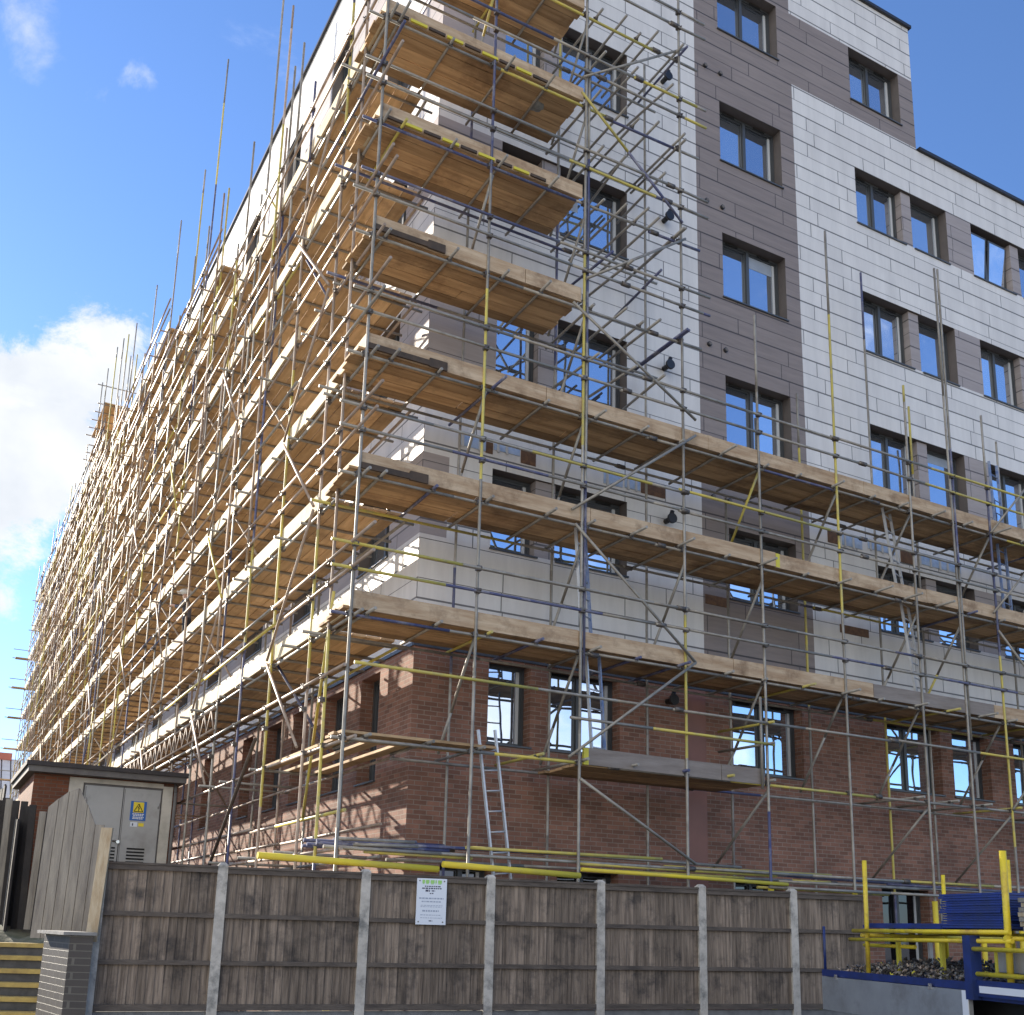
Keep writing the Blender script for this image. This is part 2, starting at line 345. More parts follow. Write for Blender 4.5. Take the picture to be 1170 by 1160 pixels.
# right (front) face: group openings
groups_r = []   # (x0,x1,[(w0,w1)...])
for ri, (z0, z1) in enumerate(ROWS):
    if ri == 0:
        for a, b_, st in ((1.17, 1.86, 1), (2.16, 3.42, 2), (5.62, 7.13, 2), (9.1, 10.5, 2), (10.82, 11.85, 1), (12.55, 13.95, 2), (15.6, 17, 2), (18.5, 20, 2)):
            W('x', a, b_, z0, z1, st)
        continue
    W('x', 1.13, 3.55, z0, z1, 'pairL')
    W('x', 5.63, 7.13, z0, z1, 2)
    if ri == 5:
        W('x', 9.1, 10.56, z0, z1, 2)
    else:
        W('x', 9.1, 11.77, z0, z1, 'pairR')
        W('x', 12.55, 15.2, z0, z1, 'pairR2'); W('x', 17.2, 19.8, z0, z1, 'pairR2')
# lower ground windows
for a, b_ in ((.52, 1.30), (2.35, 3.40), (5.55, 6.6), (8.8, 9.95), (12.2, 13.6), (15.6, 17)):
    W('x', a, b_, -.55, .78, 2)
# side face
for ri, (z0, z1) in enumerate(ROWS):
    ys = [1.15 + 3.35 * i for i in range(14)]
    for k, y in enumerate(ys):
        if ri == 0: W('y', y + .05, y + .8, 2.0, 3.6, 1); 
        else: W('y', y + .0, y + 1.25, z0, z1, 2)
    if ri == 0:
        for y in [2.65 + 3.35 * i for i in range(2)]: W('y', y, y + .95, 2.0, 3.6, 1)
YL = 52.0; YS = 26.5; SIDETOP2 = 17.3

def zone_r(x, z):
    if z < CB: return 'brick'
    if 5.06 < x < 7.47: return 'brown_clad'
    if z > 17.93 and x < XT: return 'white_clad'
    if x >= 7.47 and 16.26 < z < 17.93: return 'brown_clad'
    for (z0, z1) in ROWS[1:]:
        if z0 - .02 < z < z1 + .02:
            if x < (.42 if z < 7 else 1.13): return 'lilac_clad'
            if 11.77 < x < 12.55 or 15.2 < x < 17.2: return 'lilac_clad'
    return 'white_clad'
def zone_l(y, z):
    if z < CB: return 'brick'
    for (z0, z1) in ROWS[1:]:
        if z0 - .02 < z < z1 + .02:
            if (y % 3.35) > 2.35 or (y % 3.35) < 1.15: return 'lilac_clad'
    return 'white_clad'
def wall(ax, a0, a1, z0, z1, extra_a, extra_z, zone, topfn=None):
    mbw = MB(); ops = [q for q in wins if q[0] == ax]
    A = sorted({a0, a1, *[v for v in extra_a if a0 < v < a1], *[q[1] for q in ops if a0 < q[1] < a1], *[q[2] for q in ops if a0 < q[2] < a1]})
    Z = sorted({z0, z1, *[v for v in extra_z if z0 < v < z1], *[q[3] for q in ops if z0 < q[3] < z1], *[q[4] for q in ops if z0 < q[4] < z1]})
    for i in range(len(A) - 1):
        for j in range(len(Z) - 1):
            ca, cz = (A[i] + A[i + 1]) / 2, (Z[j] + Z[j + 1]) / 2
            if topfn and cz > topfn(ca): continue
            if any(q[1] < ca < q[2] and q[3] < cz < q[4] for q in ops): continue
            p = [(A[i], Z[j]), (A[i + 1], Z[j]), (A[i + 1], Z[j + 1]), (A[i], Z[j + 1])]
            if ax == 'x': pts = [(a, 0, z) for a, z in p]
            else: pts = [(0, a, z) for a, z in reversed(p)]
            mbw.quad(pts, zone(ca, cz))
    # reveals
    dp = .27
    for q in ops:
        _, p0, p1, b0, b1, st = q
        mt = 'brown_clad' if st != 1 or b0 > 3.7 else 'brick'
        if b1 < 3.75: mt = 'brick'
        def P(a, dd, z): return (a, dd, z) if ax == 'x' else (dd, a, z)
        for s4 in ([(p0, 0, b0), (p0, 0, b1), (p0, dp, b1), (p0, dp, b0)], [(p1, 0, b0), (p1, dp, b0), (p1, dp, b1), (p1, 0, b1)],
                   [(p0, 0, b1), (p1, 0, b1), (p1, dp, b1), (p0, dp, b1)], [(p0, 0, b0), (p0, dp, b0), (p1, dp, b0), (p1, 0, b0)]):
            mbw.quad([P(*v) for v in s4], 'reveal' if b1 > 3.75 else mt)
    return mbw
wr = wall('x', 0, XE, GZ, TOP, [5.06, 7.47, XT, .42, 1.13, 11.77, 12.55, 15.2, 17.2], [CB, 16.26, 17.93, LOWTOP] + [v for r_ in ROWS[1:] for v in r_], zone_r, lambda x: TOP if x < XT else LOWTOP)
wr.build('front_wall', bld)
wl = wall('y', 0, YL, GZ, TOP, [YS] + [3.35 * i + o_ for i in range(17) for o_ in (1.15, 2.35, 3.35)], [CB, SIDETOP2] + [v for r_ in ROWS[1:] for v in r_], zone_l, lambda y: TOP if y < YS else SIDETOP2)
wl.build('side_wall', bld)
bk = MB()
bk.quad([(XT, 0, LOWTOP), (XT, 12, LOWTOP), (XT, 12, TOP), (XT, 0, TOP)], 'brown_clad')
bk.quad([(XE, 0, GZ), (XE, 12, GZ), (XE, 12, LOWTOP), (XE, 0, LOWTOP)], 'white_clad')
bk.quad([(XE, 12, GZ), (XT, 12, GZ), (XT, 12, LOWTOP), (XE, 12, LOWTOP)], 'white_clad')
bk.quad([(XT, 12, GZ), (XT, YL, GZ), (XT, YL, SIDETOP2), (XT, 12, SIDETOP2)], 'white_clad')
bk.quad([(XT, YL, GZ), (0, YL, GZ), (0, YL, SIDETOP2), (XT, YL, SIDETOP2)], 'white_clad')
bk.quad([(XT, 12, SIDETOP2), (XT, YS, SIDETOP2), (XT, YS, TOP), (XT, 12, TOP)], 'white_clad')
bk.quad([(XT, YS, SIDETOP2), (0, YS, SIDETOP2), (0, YS, TOP), (XT, YS, TOP)], 'white_clad')
bk.build('rear_wall', bld)
rf = MB()
rf.quad([(0, 0, TOP - .1), (XT, 0, TOP - .1), (XT, YS, TOP - .1), (0, YS, TOP - .1)], 'felt')
rf.quad([(0, YS, SIDETOP2 - .1), (XT, YS, SIDETOP2 - .1), (XT, YL, SIDETOP2 - .1), (0, YL, SIDETOP2 - .1)], 'felt')
rf.quad([(XT, 0, LOWTOP - .1), (XE, 0, LOWTOP - .1), (XE, 12, LOWTOP - .1), (XT, 12, LOWTOP - .1)], 'felt')
rf.build('roof', bld)
cp = MB()
cp.box(-.05, XT + .05, -.06, .22, TOP, TOP + .07, 'coping'); cp.box(-.06, .22, .222, YS, TOP, TOP + .07, 'coping')
cp.box(XT - .2, XT + .05, .222, 12, TOP, TOP + .07, 'coping'); cp.box(XT + .052, XE, -.06, .22, LOWTOP, LOWTOP + .07, 'coping')
cp.build('coping', bld)
pn = MB(); pn.box(4.67, 5.06, -.012, .05, GZ, CB - .02, 'red_panel'); pn.build('red_render_panel', bld)
bd = MB(); bd.box(-.02, XE, -.025, -.003, CB - .03, CB + .02, 'coping'); bd.box(-.025, -.003, .0, YL, CB - .03, CB + .02, 'coping'); bd.build('base_trim', bld)
for (x, z) in ((5.30, 15.66), (5.66, 15.65), (5.28, 12.78), (5.64, 12.78), (5.28, 9.93), (5.64, 9.92), (5.3, 7.1), (5.65, 7.1)):
    v = MB(); v.tube((x, -.03, z), (x, .02, z), .045, 'flue', 14); v.tube((x, -.045, z), (x, -.03, z), .03, 'fascia', 12); v.build('wall_vent', bld)
for (x, z) in ((4.32, 12.0), (4.30, 9.17), (4.32, 14.85), (4.31, 6.45), (4.31, 3.47)):
    v = MB(); v.tube((x, 0, z), (x, -.16, z), .045, 'flue', 14); v.tube((x, -.16, z), (x, -.20, z), .085, 'flue', 14); v.tube((x, -.13, z + .03), (x + .03, -.15, z + .14), .035, 'flue', 10); v.build('flue', bld)

def make_window(ax, a0, a1, z0, z1, panes, dp=.24, gm='glass'):
    """frame mesh as the part, panes as sub-parts"""
    def bx(mb, p0, p1, d0, d1, b0, b1, mt):
        if ax == 'x': mb.box(p0, p1, d0, d1, b0, b1, mt)
        else: mb.box(d0, d1, p0, p1, b0, b1, mt)
    f = MB(); fw = .042
    bx(f, a0, a1, dp - .04, dp + .06, z0, z0 + fw, 'frame'); bx(f, a0, a1, dp - .04, dp + .06, z1 - fw, z1, 'frame')
    bx(f, a0, a0 + fw, dp - .04, dp + .06, z0 + fw, z1 - fw, 'frame'); bx(f, a1 - fw, a1, dp - .04, dp + .06, z0 + fw, z1 - fw, 'frame')
    # trickle vent above, sill
    mids = (a0 + a1) / 2
    bx(f, a0 - .02, a1 + .02, -.03, dp - .042, z0 - .028, z0 - .003, 'frame')
    if panes == 2:
        bx(f, mids - .032, mids + .032, dp - .05, dp + .06, z0 + fw, z1 - fw, 'frame')
        for q in (.25, .75):
            c = a0 + (a1 - a0) * q; bx(f, c - .14, c + .14, dp - .055, dp - .042, z1 - .045, z1 - .015, 'black')
    o = f.build('window', bld)
    spans = [(a0 + fw, a1 - fw)] if panes == 1 else [(a0 + fw, mids - .032), (mids + .032, a1 - fw)]
    for k, (p0, p1) in enumerate(spans):
        g = MB(); dd = dp + .012 + jit(.004)
        tl = jit(.006)
        if ax == 'x': g.quad([(p0, dd, z0 + fw), (p1, dd + tl, z0 + fw), (p1, dd + tl, z1 - fw), (p0, dd, z1 - fw)], gm)
        else: g.quad([(dd, p1, z0 + fw), (dd + tl, p0, z0 + fw), (dd + tl, p0, z1 - fw), (dd, p1, z1 - fw)], gm)
        g.build('pane', o)
        if ax == 'x' and z0 > 3 and random.random() < .13:
            bl = MB(); hh = random.uniform(.12, .4) * (z1 - z0); bl.box(p0 + .024, p1 - .024 - (.052 if k == len(spans) - 1 else 0), dd - .0035, dd - .002, z1 - fw - .022 - hh, z1 - fw - .022, 'blind'); bl.build('blind', o)
        if ax == 'x' and abs(a0 - 12.55) < .01 and abs(z0 - 13.78) < .01:
            sv = MB(); sv.hexa([(p0 + .01, dd - .03, z0 + fw), (p1 - .01, dd - .03, z0 + fw), (p1 - .01, dd - .01, z0 + fw), (p0 + .01, dd - .01, z0 + fw), (p0 + .01, dd - .14, z1 - fw - .05), (p1 - .01, dd - .14, z1 - fw - .05), (p1 - .01, dd - .12, z1 - fw - .05), (p0 + .01, dd - .12, z1 - fw - .05)], 'frame')
            sv.quad([(p0 + .05, dd - .038, z0 + fw + .04), (p1 - .05, dd - .038, z0 + fw + .04), (p1 - .05, dd - .142, z1 - fw - .1), (p0 + .05, dd - .142, z1 - fw - .1)], gm); sv.build('open_sash', o)
        e = MB()   # sash edges and pale curtain edge on the far side
        bx(e, p0, p0 + .022, dp - .02, dd - .004, z0 + fw, z1 - fw, 'frame'); bx(e, p1 - .022, p1, dp - .02, dd - .004, z0 + fw, z1 - fw, 'frame')
        if ax == 'x' and k == len(spans) - 1: bx(e, p1 - .075, p1 - .024, dp - .004, dd - .0035, z0 + fw + .02, z1 - fw - .02, 'frame_edge')
        bx(e, p0 + .022, p1 - .022, dp - .02, dd - .004, z1 - fw - .022, z1 - fw, 'frame'); bx(e, p0 + .022, p1 - .022, dp - .02, dd - .004, z0 + fw, z0 + fw + .022, 'frame')
        e.build('sash', o)
    return o
def pier(x0, x1, z0, z1, mt, ax='x', d=.05):
    f = MB(); f.box(x0, x1, d, .29, z0, z1, mt); f.build('window_pier', bld)
for (ax, a0, a1, z0, z1, st) in wins:
    if st == 'pairL':
        make_window(ax, 1.13, 1.9, z0, z1, 1); pier(1.9, 2.25, z0, z1, 'lilac_clad'); make_window(ax, 2.25, 3.55, z0, z1, 2)
    elif st == 'pairR':
        make_window(ax, 9.1, 10.46, z0, z1, 2); pier(10.46, 10.74, z0, z1, 'lilac_clad'); make_window(ax, 10.74, 11.77, z0, z1, 1)
    elif st == 'pairR2':
        make_window(ax, a0, a0 + 1.35, z0, z1, 2); pier(a0 + 1.35, a0 + 1.63, z0, z1, 'lilac_clad'); make_window(ax, a0 + 1.63, a1, z0, z1, 1)
    else: make_window(ax, a0, a1, z0, z1, st, gm='dark_glass' if z1 < 1 else 'glass')
# stretches of cladding not yet fixed: bare sheathing and membrane over the 2nd-storey windows
for (x0, x1, z0, z1, mt) in ((1.0, 1.12, 6.84, 7.02, 'osb'), (.55, 1.0, 6.86, 7.04, 'foil'), (1.6, 1.86, 6.82, 7.05, 'osb'), (1.14, 1.58, 6.92, 7.05, 'foil'), (3.1, 3.46, 6.84, 7.04, 'foil'), (3.5, 3.8, 6.86, 7.04, 'foil'), (3.82, 4.3, 6.84, 7.05, 'osb'),
                             (7.9, 8.2, 6.82, 7.05, 'osb'), (8.25, 8.75, 6.84, 7.04, 'foil'), (8.9, 9.6, 6.9, 7.05, 'foil'), (9.75, 10.1, 6.8, 7.05, 'osb'), (10.2, 11.4, 6.86, 7.05, 'foil'), (5.1, 5.6, 5.2, 5.36, 'osb'), (8.1, 8.8, 5.18, 5.33, 'osb')):
    s = MB(); s.box(x0, x1, -.012, -.002, z0, z1, mt)
    if mt == 'foil':
        x = x0 + .05
        while x < x1 - .06: s.box(x, x + .035, -.03, -.013, z0 - .03, z1, 'soffit'); x += random.uniform(.14, .3)
    s.build('bare_sheathing', bld)

# ------------------------------------------------------------------ scaffolding
TR = .0208
d = 1.47; IN = .30
LV = {1: 2.16, 2: 3.65, 3: 5.44, 4: 7.07, 5: 8.78, 6: 10.50, 7: 12.18, 8: 13.85, 9: 15.55, 10: 17.25}
def multitube(a, b, r=TR, prob=(.73, .14, .13), base='steel', seg=(1.4, 3.6), n=8):
    """a run of tubes: painted stretches change along it"""
    mb = MB(); a, b = Vector(a), Vector(b); L = (b - a).length; dd = (b - a) / L; p = 0
    while p < L - .01:
        q = min(L, p + random.uniform(*seg))
        c = random.choices([base, 'yellow', 'blue'], prob)[0]
        mb.tube(a + dd * p, a + dd * q, r, c, n, cap=(p == 0 or q >= L))
        p = q
    return mb
def coupler(p, s=1.0):
    mb = MB(); x, y, z = p; h = .034 * s
    mb.box(x - h, x + h, y - h, y + h, z - h * .9, z + h * .9, 'coupler')
    mb.tube((x + h * .5, y - h, z), (x + h * .5, y - h * 1.9, z), h * .28, 'coupler', 6)
    mb.tube((x - h * 1.7, y - h * .4, z + h * .4), (x - h, y - h * .4, z + h * .4), h * .28, 'coupler', 6)
    return mb

# ---- front scaffold (along x)
fs = thing('scaffold', 'tube scaffold across the front face beside the narrow road fence, decks shaded from below', 'scaffold')
P_std, P_led, P_rail, P_tr, P_deck, P_toe, P_brc, P_cpl, P_in = [], [], [], [], [], [], [], [], []
OUT = [(-1.47, 21), (.2, 20.2), (1.77, 20.5), (3.52, 15.6), (4.99, 9.62), (6.62, 11.75), (8.33, 9.33), (9.41, 12.0), (10.35, 9.3), (12.1, 10.4), (13.7, 9.4), (15.3, 10)]
INN = [(.43, 19), (2.0, 18.8), (3.71, 14.7), (5.32, 7.0), (7.0, 9.33), (8.77, 12.36), (9.87, 9.86), (12.38, 9.77), (13.9, 9.4)]
for x, top in OUT:
    mb = multitube((x, -d, GZ + .02), (x + jit(.02), -d + jit(.02), top)); P_std.append(mb)
    if x in (1.77, 9.41): P_std.append(multitube((x + .06, -d + .01, 3.2), (x + .06, -d, min(top, 13))))
    sl = MB(); sl.tube((x, -d, GZ + .1), (x, -d, .58 + jit(.05)), .043, 'foam', 10); P_brc.append(sl) if False else P_std.append(sl)
    bp = MB(); bp.box(x - .07, x + .07, -d - .07, -d + .07, GZ, GZ + .02, 'steel'); P_std.append(bp)
for x, top in INN:
    P_std.append(multitube((x, -IN, GZ + .02), (x, -IN, top), prob=(.62, .24, .14)))
def right_end(l): return 1.82 if l in (5, 6, 7, 8) else 16.2
def ledger_run(y, z, x0, x1, kindlist, r=TR, ov=.35):
    x = x0
    while x < x1 - .3:
        e = min(x1, x + random.uniform(3.6, 5.2))
        kindlist.append(multitube((x - ov * .3, y + jit(.012), z + jit(.015)), (e, y + jit(.012), z + jit(.015)), r, seg=(1.2, 3.4)))
        if e < x1: 
            c = MB(); c.tube((e - .07, y, z), (e + .07, y, z), .036, 'coupler', 8); P_cpl.append(c)
        x = e
for l, z in LV.items():
    if l > 8: continue
    if l == 1:
        ledger_run(-d + .05, z - .07, -1.5, 16.2, P_led); ledger_run(-IN - .05, z - .07, -.3, 16.2, P_led)
    elif l >= 5:
        ledger_run(-d + .05, z - .065, -1.6, 3.95, P_led); ledger_run(-IN - .05, z - .065, -1.6, 3.9, P_led)
    else:
        ledger_run(-d + .05, z - .065, -1.6, 16.2, P_led); ledger_run(-IN - .05, z - .065, -1.6, 16.2, P_led)
    xe = 3.95 if l >= 5 else 16.2
    # guard rails
    if l >= 2:
        for h in (.50, .80): ledger_run(-d - .05, z + h, -1.55 - random.random() * .15, xe + (.1 if l >= 5 else 0), P_rail)
    else:
        ledger_run(-d - .05, 2.98, -1.3, 16.2, P_rail); ledger_run(-d - .05, 2.67, 1.7, 5.1, P_rail)
    # couplers on outer standards
    for x, top in OUT:
        if x < xe and z < top:
            for h in ((-.065, .5, .8) if l > 1 else (-.07,)): P_cpl.append(coupler((x, -d + (.03 if h < 0 else -.03), z + h)))
    # transoms
    xs = []; x = -1.2
    while x < xe - .2: xs.append(x + jit(.1)); x += .78
    for x in xs:
        if l == 1 and not (1.6 < x < 5.2 or x < 1.0): 
            if random.random() < .6: continue
        o = random.choice([.08, .16, .24, .34]) if l > 1 else .12
        i = random.choice([.0, .1, .18]) 
        P_tr.append(multitube((x, -d - o, z - .022), (x + jit(.03), -IN + i - .02, z - .022), prob=(.84, .08, .08), seg=(3, 4)))
        P_cpl.append(coupler((x, -d + .05, z - .04), .8))
# platforms
def platform_x(x0, x1, z, y0=-1.425, n=5, bw=.204):
    x = x0; 
    while x < x1 - .02:
        e = min(x1, x + random.uniform(1.6, 1.8)) if x1 - x > 2.2 else x1
        mb = MB()
        for i in range(n):
            zz = z + .004 + jit(.004); ra, rb, rc, rd = (jit(.003) for _ in range(4)); ya, yb = y0 + i * bw + .005, y0 + (i + 1) * bw - .006; xa, xb = x - .05 + jit(.05), e - .02 + jit(.03)
            if xb > x1: xb = x1
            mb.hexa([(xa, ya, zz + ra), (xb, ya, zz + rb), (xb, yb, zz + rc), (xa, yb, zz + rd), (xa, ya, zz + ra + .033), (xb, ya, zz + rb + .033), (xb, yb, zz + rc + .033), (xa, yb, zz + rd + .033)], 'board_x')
        P_deck.append(mb); x = e
def toe_x(x0, x1, z, y=-1.445, mt='toe_x'):
    x = x0
    while x < x1 - .05:
        e = min(x1, x + random.uniform(2.2, 3.4))
        if x1 - e < .5: e = x1
        mb = MB(); mm = mt if not isinstance(mt, (list, tuple)) else random.choice(mt)
        j = jit(.012); k = jit(.01)
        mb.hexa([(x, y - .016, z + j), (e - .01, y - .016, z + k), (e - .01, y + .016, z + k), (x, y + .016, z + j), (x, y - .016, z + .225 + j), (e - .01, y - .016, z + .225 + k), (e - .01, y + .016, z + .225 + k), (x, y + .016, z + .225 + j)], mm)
        if random.random() < .5: mb.box(x - .006, x + .07, y - .019, y + .019, z + .0, z + .22, 'band' if random.random() < .35 else mm)
        P_toe.append(mb); x = e
for l in (2, 3, 4):
    platform_x(-1.5, 16.2, LV[l]); toe_x(-1.46, 16.2, LV[l], mt=['toe_x', 'toe_x', 'toe_x', 'toe_grey'] if l == 2 else 'toe_x')
for l in (5, 6, 7, 8):
    platform_x(-1.5, 1.74, LV[l]); toe_x(-1.46, 1.74, LV[l])
platform_x(1.85, 4.95, LV[1] - .1); toe_x(1.85, 4.95, LV[1] - .08, mt='toe_grey')
platform_x(-1.4, .6, LV[1], y0=-1.4, n=3)
# dark stained battens and yellow banded toe ends at the corner
for l, x1 in ((3, -.55), (4, -.35), (5, -.45)):
    mb = MB(); z = LV[l] + .01; mb.box(-1.45, x1 - .25, -1.495, -1.465, z, z + .075, 'tar'); mb.box(x1 - .25, x1, -1.495, -1.463, z - .01, z + .11, 'tar'); P_toe.append(mb)
for l in (6, 7):
    mb = MB(); z = LV[l] + .01
    for k in range(9): mb.box(-1.4 + k * .28, -1.4 + k * .28 + .25, -1.49, -1.465, z + .0, z + .04, 'band' if k % 2 else 'tar')
    P_toe.append(mb)
# base lift: yellow foam-padded tubes at head height
for (x0, x1, z, y) in ((-2.4, -.25, .66, -1.6), (-.2, 1.7, .67, -1.62), (1.75, 5.2, .70, -1.58)):
    r = .038 if x1 < 1.74 else .026
    mb = MB(); mb.tube((x0, y, z + .02), (x1, y, z - .03), r, 'foam', 12); P_rail.append(mb)
ledger_run(-d + .06, .82, -1.5, 16, P_led); ledger_run(-IN - .05, .80, -.3, 16, P_led); ledger_run(-d - .05, .62, 5, 16, P_led)
for (x0, x1, z, y) in ((-1.1, .3, .80, -1.38), (.0, 2.1, .83, -1.3), (2.4, 4.6, .74, -1.35), (4.8, 7.4, .62, -1.4)):
    mb = MB(); mb.tube((x0, y, z), (x1, y, z + jit(.05)), TR, 'yellow'); P_led.append(mb)
for (x0, x1, z, y, mm) in ((-1.6, 1.6, .93, -1.15, 'blue'), (.2, 3.1, .90, -1.4, 'yellow'), (1.4, 4.9, .93, -1.0, 'steel'), (1.8, 5.2, .82, -1.42, 'yellow'), (3.4, 6.6, .86, -1.1, 'yellow'), (4.6, 8.2, .80, -1.35, 'blue'), (5.2, 8.0, .72, -1.4, 'steel'), (6.4, 9.6, .84, -1.2, 'steel'), (7.4, 11, .76, -1.38, 'blue'), (8.8, 12.4, .86, -1.1, 'steel')):
    mb = MB(); mb.tube((x0, y, z + jit(.02)), (x1, y + jit(.08), z + jit(.03)), TR, mm); P_led.append(mb)
# zig-zag facade braces in the ladder bay
zz = [(1.70, 14.0, 3.58, 15.4), (1.69, 12.54, 3.61, 13.97), (1.66, 12.26, 3.53, 10.71), (1.77, 9.14, 3.58, 10.45), (1.55, 8.69, 3.73, 7.43), (1.57, 5.54, 3.72, 7.18), (1.63, 5.35, 3.66, 3.69), (1.57, 2.14, 3.66, 3.69), (1.75, 1.88, 3.61, .88),
      (10.3, 7.0, 11.9, 8.6), (10.3, 5.2, 12.0, 3.7), (10.3, 2.1, 11.9, 3.6), (10.2, 5.5, 11.8, 7.0)]
for i, (xa, za, xb, zb) in enumerate(zz):
    a = Vector((xa, -1.53, za)); b = Vector((xb, -1.53, zb)); mb = MB()
    if i == 2: h = a.lerp(b, .45); mb.tube(a, h, TR, 'yellow'); mb.tube(h, b, TR, 'blue')
    else: mb.tube(a, b, TR, 'steel')
    P_brc.append(mb)
# ledger braces, outer top to inner foot
for x, top in OUT[1:]:
    for l in range(1, 9):
        if l >= 4 and x > 2: break
        if LV[l] + 1.6 > top + 2: break
        if (l + int(x)) % 2 == 0 and x not in (1.77, 4.99, 8.33): continue
        P_brc.append(multitube((x + .06, -1.42, LV[l] + 1.55), (x + .06, -.36, LV[l] + .05), prob=(.88, .08, .04), seg=(.8, 1.4)))
for x in (5.0, 8.35, 10.35): P_brc.append(multitube((x + .05, -1.4, 2.0), (x - .1, -.3, .9), seg=(2, 3)))
# loose transoms past the decks (stub bays right of the platforms)
for l in (5, 6, 7, 8):
    for x in (2.35, 2.95, 3.45):
        P_tr.append(multitube((x, -d - .25, LV[l] - .02), (x, -IN + .2, LV[l] - .02), prob=(.8, .1, .1)))
for x in (1.95, 2.5, 3.1):
    for l in (4, 5, 6, 7): P_tr.append(multitube((x + jit(.2), -d - .2, LV[l] + .85), (x + jit(.1), -IN, LV[l] + .83), prob=(.8, .05, .15)))
for z in (2.67, 2.98):
    P_tr.append(multitube((5.0, -d - .15, z), (4.9, -.5, z), seg=(3, 4))); 
mb = MB(); mb.tube((4.86, -1.5, 2.0), (4.86, -1.5, 3.35), TR, 'steel'); P_std.append(mb)

# ---- side scaffold (along y)
ss = thing('scaffold', 'long tube scaffold down the sunlit side face, receding behind the grey-doored brick hut', 'scaffold')
S_std, S_led, S_rail, S_tr, S_deck, S_toe, S_brc, S_cpl = [], [], [], [], [], [], [], []
YS_ = [-.70, .02, 1.73, 3.40, 4.92, 6.47, 8.15, 10.0, 11.4, 12.6, 14.35, 16.2, 18.2, 20.3]
while YS_[-1] < 50.5: YS_.append(YS_[-1] + 1.72 + jit(.08))
def topz(y):
    if y < 10: return 7
    if y < 18: return 8
    if y < 27: return 9
    return 10
SP = (.74, .16, .10)
def runy(x, z, y0, y1, lst, r=TR, base='rusty'):
    y = y0
    while y < y1 - .2:
        e = min(y1, y + random.uniform(3.2, 5.0)); bs = 'steel' if random.random() < .45 else base
        a = (x + jit(.02), y - .12, z + jit(.02)); b = (x + jit(.02), e + .12, z + jit(.02))
        lst.append(multitube(a, b, r, prob=(.9, .07, .03), base=bs, seg=(2.5, 5), n=6 if y > 12 else 8)); y = e
for i, y in enumerate(YS_):
    tz = LV[topz(y)] + 1.15
    for x in (-d, -IN):
        if x == -IN and y < .5: continue
        bs = 'steel' if random.random() < .5 else 'rusty'
        ex = random.choice([0, .2, .5, 1.0]) if x == -d else 0
        S_std.append(multitube((x + jit(.02), y, GZ + .02), (x + jit(.04), y + jit(.05), tz + ex), prob=SP, base=bs, seg=(1.4, 3.4), n=6 if y > 12 else 8))
    if i > 1 and random.random() < .45: S_std.append(multitube((-d - .06, y + .07, LV[2] + random.uniform(0, 5)), (-d - .06, y + .07, LV[2] + random.uniform(7, 13)), prob=SP, base='rusty'))
# masts standing clear of the top
for y, z in ((3.4, 15.2), (4.75, 21.5), (6.2, 15.6), (8.3, 15.9), (11.5, 18.56), (14.45, 18.95), (17.7, 18.75), (2.9, 15.3), (9.9, 20.6), (21.4, 19.4), (23.2, 19.9), (24.5, 20.4), (26.2, 20.9), (28.5, 20.9), (30, 21.2)):
    S_std.append(multitube((-d + .05, y, 9), (-d + .05, y, z), prob=(.7, .2, .1)))
for l, z in LV.items():
    ymin = -.3
    if l <= 7: ya = -.3
    elif l == 8: ya = 8.15
    elif l == 9: ya = 14.35
    else: ya = 26.5
    y1 = 51
    for x in (-d + .05, -IN - .05): runy(x, z - .065, (ya if l > 7 else (-1.6 if x < -1 else -.2)), y1, S_led)
    if l >= 2:
        for h in (.50, .80): runy(-d - .05, z + h, (ya if l > 7 else -2.0 - random.random() * .35), y1, S_rail)
    else: runy(-d - .05, z + .8, -1.4, 20, S_rail)
    y = ya + .2
    while y < y1:
        if l > 1 or random.random() < .5:
            mb = MB(); o = random.choice([.02, .06, .1, .2]); mb.tube((-d - o, y, z - .022), (-IN + .15, y + jit(.04), z - .022), TR, 'steel' if y < 8 else 'rusty', 6); S_tr.append(mb)
        y += .78 + jit(.12) + (.5 if y > 30 else 0)
    for yy in YS_:
        if yy < 16 and LV[topz(yy)] >= z and yy >= ya - .5:
            for h in (-.065, .5, .8): S_cpl.append(coupler((-d + (.03 if h < 0 else -.03), yy, z + h)))
    if l == 1: continue
    y = ya
    while y < y1 - .3:
        e = min(y1, y + random.uniform(1.6, 1.85)); mb = MB()
        for i in range(5):
            zz_ = z + jit(.004); x0 = -1.425 + i * .204
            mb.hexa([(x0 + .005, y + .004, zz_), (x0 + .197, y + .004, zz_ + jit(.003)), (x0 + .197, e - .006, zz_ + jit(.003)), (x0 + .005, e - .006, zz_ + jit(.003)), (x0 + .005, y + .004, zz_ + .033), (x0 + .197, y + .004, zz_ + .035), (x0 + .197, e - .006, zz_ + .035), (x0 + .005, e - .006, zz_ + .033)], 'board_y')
        S_deck.append(mb); y = e
    y = ya - (1.16 if l <= 7 else 0)
    while y < y1 - .2:
        e = min(y1, y + random.uniform(2.2, 3.4)); mb = MB(); j = jit(.018); k = jit(.018)
        if l > 7 or random.random() > .04:
            xx = -1.452
            mb.hexa([(xx - .016, y, z + j), (xx + .016, y, z + j), (xx + .016, e - .012, z + k), (xx - .016, e - .012, z + k), (xx - .016, y, z + .225 + j), (xx + .016, y, z + .225 + j), (xx + .016, e - .012, z + .225 + k), (xx - .016, e - .012, z + .225 + k)], 'toe_y')
            S_toe.append(mb)
        y = e
